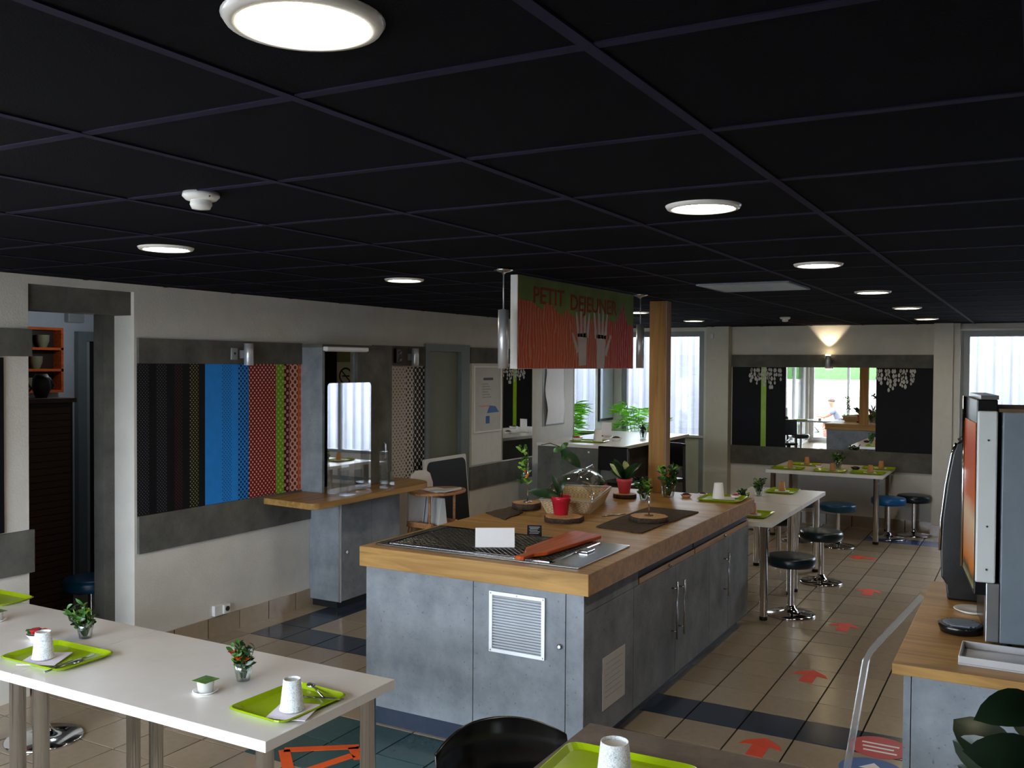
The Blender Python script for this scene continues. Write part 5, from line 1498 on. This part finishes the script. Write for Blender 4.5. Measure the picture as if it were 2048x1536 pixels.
    for i, (x, z) in enumerate(pr):
        q = pr[min(i + 1, len(pr) - 1)]; q0 = pr[max(i - 1, 0)]; dx, dz = q[0] - q0[0], q[1] - q0[1]; L = math.hypot(dx, dz); nx, nz = -dz / L * th, dx / L * th
        vs += [(x, 0, z), (x + nx, 0, z + nz if z > 0 else 0), (x + nx, 0.05, z + nz if z > 0 else 0), (x, 0.05, z)]
    fs = [(0, 1, 2, 3), tuple(4 * (len(pr) - 1) + k for k in (3, 2, 1, 0))]
    for i in range(len(pr) - 1):
        for k in range(4): fs.append((4 * i + k, 4 * i + 4 + k, 4 * i + 4 + (k + 1) % 4, 4 * i + (k + 1) % 4))
    MB().add(vs, fs).build('sheet', 'acrylic_edge', a)
t_ = NT('acrylic_edge'); t_.set((0.86, 0.88, 0.88, 1), 0.12, 0, 0.6); t_.b.inputs['Transmission Weight'].default_value = 0.9; t_.b.inputs['IOR'].default_value = 1.3
machines()

def foreground_plant():
    t = thing('rubber_plant', 'dark broad leaved plant in the lower right corner', 'plant', (0.02, 2.95, 0))
    MB().lathe([(0.12, 0), (0.16, 0.28), (0.17, 0.30), (0.155, 0.30), (0.15, 0.26)], seg=28).build('pot', 'black_matt', t)
    MB().lathe([(0.0001, 0.27), (0.15, 0.27)], seg=20, cap=False).build('soil', 'soil', t)
    rd = random.Random(12)
    MB().tube([(0, 0, 0.25), (0.02, -0.01, 0.6), (0.01, 0.01, 1.0)], [0.014, 0.011, 0.006], 8).build('stem', 'stem_brown', t)
    MB().tube([(0, 0, 0.25), (-0.07, 0.02, 0.55), (-0.10, 0.0, 0.82)], [0.010, 0.008, 0.005], 8).build('stem', 'stem_brown', t)
    for k in range(34):
        a = k * 2.4 + rd.uniform(-0.3, 0.3); h = 0.42 + 0.60 * k / 33; L = rd.uniform(0.15, 0.23)
        base = (0.01 if k % 2 else -0.06 * min(1, h), 0, h if k % 2 else min(h, 0.82))
        MB().leaf(base, (base[0] + L * math.cos(a), base[1] + L * math.sin(a), base[2] + rd.uniform(-0.06, 0.10)), rd.uniform(0.09, 0.13), 0.10, 7, (rd.uniform(-.5, .5), -0.8, rd.uniform(0.2, 1.0))).build('leaf', 'leaf_deep', t)
foreground_plant()

def palm():
    t = thing('potted_palm', 'bright green feathery palm in front of the far left window', 'palm', (-4.58, 11.62, 0))
    MB().lathe([(0.13, 0), (0.17, 0.34), (0.185, 0.36), (0.17, 0.36), (0.16, 0.33)], seg=24).build('pot', 'cream_paint', t)
    MB().lathe([(0.0001, 0.33), (0.16, 0.33)], seg=18, cap=False).build('soil', 'soil', t)
    rd = random.Random(21)
    for k in range(12):
        a = 2 * PI * k / 12 + rd.uniform(-0.2, 0.2); sp = rd.uniform(0.2, 0.5) * (0.55 if math.sin(a) > 0.1 or math.cos(a) < -0.3 else 1.0); hh = rd.uniform(1.0, 1.50)
        p = [Vector((0.03 * math.cos(a), 0.03 * math.sin(a), 0.33)), Vector((sp * 0.15 * math.cos(a), sp * 0.15 * math.sin(a), hh * 0.62)), Vector((sp * 0.55 * math.cos(a), sp * 0.55 * math.sin(a), hh)), Vector((sp * math.cos(a), sp * math.sin(a), hh - 0.10))]
        mb = MB().tube(p, [0.008, 0.006, 0.004, 0.002], 5)
        for i in range(17):
            u = 0.25 + 0.75 * i / 16; q = u * 2; b = (p[1].lerp(p[2], min(1, q)) if q <= 1 else p[2].lerp(p[3], q - 1))
            for s in (-1, 1):
                d = Vector((math.cos(a + s * 1.0), math.sin(a + s * 1.0), rd.uniform(-0.35, 0.25))) * rd.uniform(0.13, 0.22)
                mb.leaf(b, b + d, 0.015, 0.06, 2, (rd.uniform(-.3, .8), -1, 0.3))
        stuff(mb.build('frond', 'palm_green', t))
palm()

# ================================================================ FLOOR STICKERS
def arrow(x, y, rz, label, first=[None]):
    if first[0] is None:
        t = thing('floor_arrow', label, 'floor sticker', (x, y, 0.0), rz, 'red arrows along the aisle floor')
        pts = [(-0.042, -0.13), (0.042, -0.13), (0.042, 0.02), (0.11, -0.005), (0.085, 0.06), (0.0, 0.13), (-0.085, 0.06), (-0.11, -0.005), (-0.042, 0.02)]
        MB().prism(pts, 0.0003, 0.0014).build('sticker', 'sticker_red', t)
        first[0] = t; return t
    return copy_tree(first[0], (x, y, 0), rz, label, None, kids_of())
arrow(-1.205, 4.80, 0, 'nearest red floor arrow before the dark blue tile band')
arrow(-1.215, 6.06, 0, 'second red floor arrow, beside the island doors')
arrow(-1.226, 7.34, 0, 'third red floor arrow, level with the nearest dark stool')
arrow(-1.236, 8.59, 0, 'fourth red floor arrow, level with the second dark stool')
arrow(-1.52, 10.10, PI / 2, 'farthest red floor arrow pointing left towards the aisle tables')
def round_sticker(x, y, r, m, label, kind):
    t = thing('floor_sticker', label, 'floor sticker', (x, y, 0))
    MB().prism([(r * math.cos(2 * PI * k / 36), r * math.sin(2 * PI * k / 36)) for k in range(36)], 0.0003, 0.0014).build('disc', m, t)
    if kind == 'text':
        for k in range(3): B(-0.09 + 0.01 * k, 0.03 - 0.05 * k, 0.0014, 0.09 - 0.02 * (k % 2), 0.048 - 0.05 * k, 0.0019).build('print_line', 'print_white', t)
    else:
        MB().prism([(-0.02, -0.09), (0.02, -0.09), (0.02, 0.01), (0.06, 0.01), (0.0, 0.09), (-0.06, 0.01), (-0.02, 0.01)], 0.0014, 0.0019).build('arrow_print', 'print_white', t)
round_sticker(-0.67, 5.10, 0.145, 'sticker_deep_red', 'round red floor sticker with white wording before the drinks counter', 'text')
round_sticker(-0.665, 4.79, 0.15, 'sticker_blue', 'round blue floor sticker with a white arrow before the drinks counter', 'arrow')
def orange_arrow():
    t = thing('taped_arrow', 'orange taped outline arrow on the floor before the teal tiles', 'floor sticker', (-3.28, 3.56, 0))
    def strip(p, q, w=0.028):
        d = Vector((q[0] - p[0], q[1] - p[1])).normalized(); n = Vector((-d.y, d.x)) * w
        return MB().prism([(p[0] - n.x, p[1] - n.y), (q[0] - n.x, q[1] - n.y), (q[0] + n.x, q[1] + n.y), (p[0] + n.x, p[1] + n.y)], 0.0003, 0.0014)
    for p, q in (((0.0, 0.0), (0.30, 0.22)), ((0.0, 0.0), (0.26, -0.24)), ((0.24, -0.20), (0.34, 0.12)), ((0.28, 0.20), (0.40, 0.10))):
        strip(p, q).build('tape_strip', 'sticker_orange', t)
orange_arrow()

# ================================================================ PERSON AND BICYCLE OUTSIDE (seen in the mirror)
def skin_mesh(name, pts, edges, rad, m, parent, root=0, sub=2):
    me = bpy.data.meshes.new(name); me.from_pydata(pts, edges, []); me.update()
    o = bpy.data.objects.new(name, me); COL.objects.link(o); o.parent = parent
    o.modifiers.new('skin', 'SKIN')
    if not me.skin_vertices: 
        bpy.context.view_layer.objects.active = o
    lay = me.skin_vertices[0].data if me.skin_vertices else None
    if lay is not None:
        for i, r in enumerate(rad): lay[i].radius = (r, r) if not isinstance(r, tuple) else r
        lay[root].use_root = True
    s = o.modifiers.new('sub', 'SUBSURF'); s.levels = sub; s.render_levels = sub
    me.materials.append(MATS[m])
    return o
def person():
    gx, gy, gz = -4.95, -4.6, -0.30
    t = thing('person', 'person in pale grey shirt and dark shorts leaning forward on a low bench outside', 'person', (gx, gy, gz))
    P = [(0, 0, .56), (-.05, 0, .72), (-.13, 0, .92), (-.19, 0, 1.03), (-.235, 0, 1.10), (-.265, 0, 1.19), (-.275, 0, 1.26)]
    E = [(i, i + 1) for i in range(6)]; Rr = [(.15, .12), (.14, .11), (.16, .11), .075, .07, .10, .085]
    for s in (-1, 1):
        k = len(P)
        P += [(-.15, .17 * s, .97), (-.30, .22 * s, .84), (-.44, .20 * s, .76), (-.60, .15 * s, .80), (-.66, .14 * s, .80)]
        E += [(2, k), (k, k + 1), (k + 1, k + 2), (k + 2, k + 3), (k + 3, k + 4)]; Rr += [.06, .05, .042, .034, .038]
        k = len(P)
        P += [(-.04, .10 * s, .54), (-.24, .13 * s, .58), (-.46, .14 * s, .60), (-.42, .14 * s, .32), (-.38, .14 * s, .08), (-.50, .14 * s, .045)]
        E += [(0, k), (k, k + 1), (k + 1, k + 2), (k + 2, k + 3), (k + 3, k + 4), (k + 4, k + 5)]; Rr += [.09, .08, .06, .055, .04, .04]
    skin_mesh('body', P, E, Rr, 'skin', t)
    sp = [(0.0, 0, .58), (-.05, 0, .72), (-.13, 0, .92), (-.18, 0, 1.0)]; se = [(0, 1), (1, 2), (2, 3)]; sr = [(.165, .13), (.155, .125), (.175, .125), .085]
    for s in (-1, 1):
        k = len(sp); sp += [(-.15, .17 * s, .97), (-.27, .21 * s, .865)]; se += [(2, k), (k, k + 1)]; sr += [.075, .066]
    skin_mesh('shirt', sp, se, sr, 'shirt_grey', t)
    hp = [(0, 0, .55)]; he = []; hr = [(.165, .13)]
    for s in (-1, 1):
        k = len(hp); hp += [(-.05, .10 * s, .54), (-.30, .135 * s, .585)]; he += [(0, k), (k, k + 1)]; hr += [.10, .08]
    skin_mesh('shorts', hp, he, hr, 'shorts_dark', t)
    MB().ball((-.258, 0, 1.25), 0.104, 14, 8, (1.05, 0.92, 0.72)).build('hair', 'hair_grey', t)
    for s in (-1, 1): MB().ball((-.45, .14 * s, .045), 0.05, 12, 6, (2.1, 0.9, 0.85)).build('shoe', 'black_matt', t)
    for s in (-1, 1): MB().ball((-.36, .036 * s, 1.20), 0.012, 8, 5).build('eye', 'print_dark', t)
    MB().ball((-.372, 0, 1.172), 0.016, 8, 5, (1.2, 0.8, 1.1)).build('nose', 'skin', t)
    b = thing('low_bench', 'low pale bench under the person outside', 'bench', (gx + 0.02, gy, gz))
    B(-0.16, -0.5, 0.40, 0.20, 0.5, 0.43).build('seat', 'beech', b)
    for s in (-1, 1): B(-0.12, 0.38 * s - 0.02, 0, 0.16, 0.38 * s + 0.02, 0.40).build('leg', 'grey_frame', b)
    c = thing('bicycle', 'dark bicycle parked before the person outside, seen in the mirror', 'bicycle', (gx - 1.05, gy + 0.25, gz))
    def wheel(x):
        n = 28; w = MB().tube([(x + 0.31 * math.cos(2 * PI * k / n), 0, 0.33 + 0.31 * math.sin(2 * PI * k / n)) for k in range(n + 1)], 0.02, 6, False).build('wheel', 'rubber_black', c)
        for k in range(8): a = PI * k / 8; MB().tube([(x + 0.3 * math.cos(a), 0, 0.33 + 0.3 * math.sin(a)), (x - 0.3 * math.cos(a), 0, 0.33 - 0.3 * math.sin(a))], 0.003, 4).build('spoke', 'steel', w)
    wheel(-0.5); wheel(0.5)
    for p in ([(0.5, 0, .33), (0.05, 0, .30), (0.15, 0, .72), (0.5, 0, .33)], [(0.05, 0, .30), (-0.32, 0, .70), (0.15, 0, .68)], [(-0.5, 0, .33), (-0.32, 0, .78)]): MB().tube(p, 0.016, 6).build('frame_tube', 'black_plastic', c)
    MB().tube([(-0.40, -0.24, .92), (-0.30, -0.12, .90), (-0.32, 0, .80), (-0.30, 0.12, .90), (-0.40, 0.24, .92)], 0.012, 6).build('handlebar', 'steel', c)
    B(0.04, -0.05, 0.74, 0.26, 0.05, 0.79).build('saddle', 'black_matt', c, 0.02)
person()
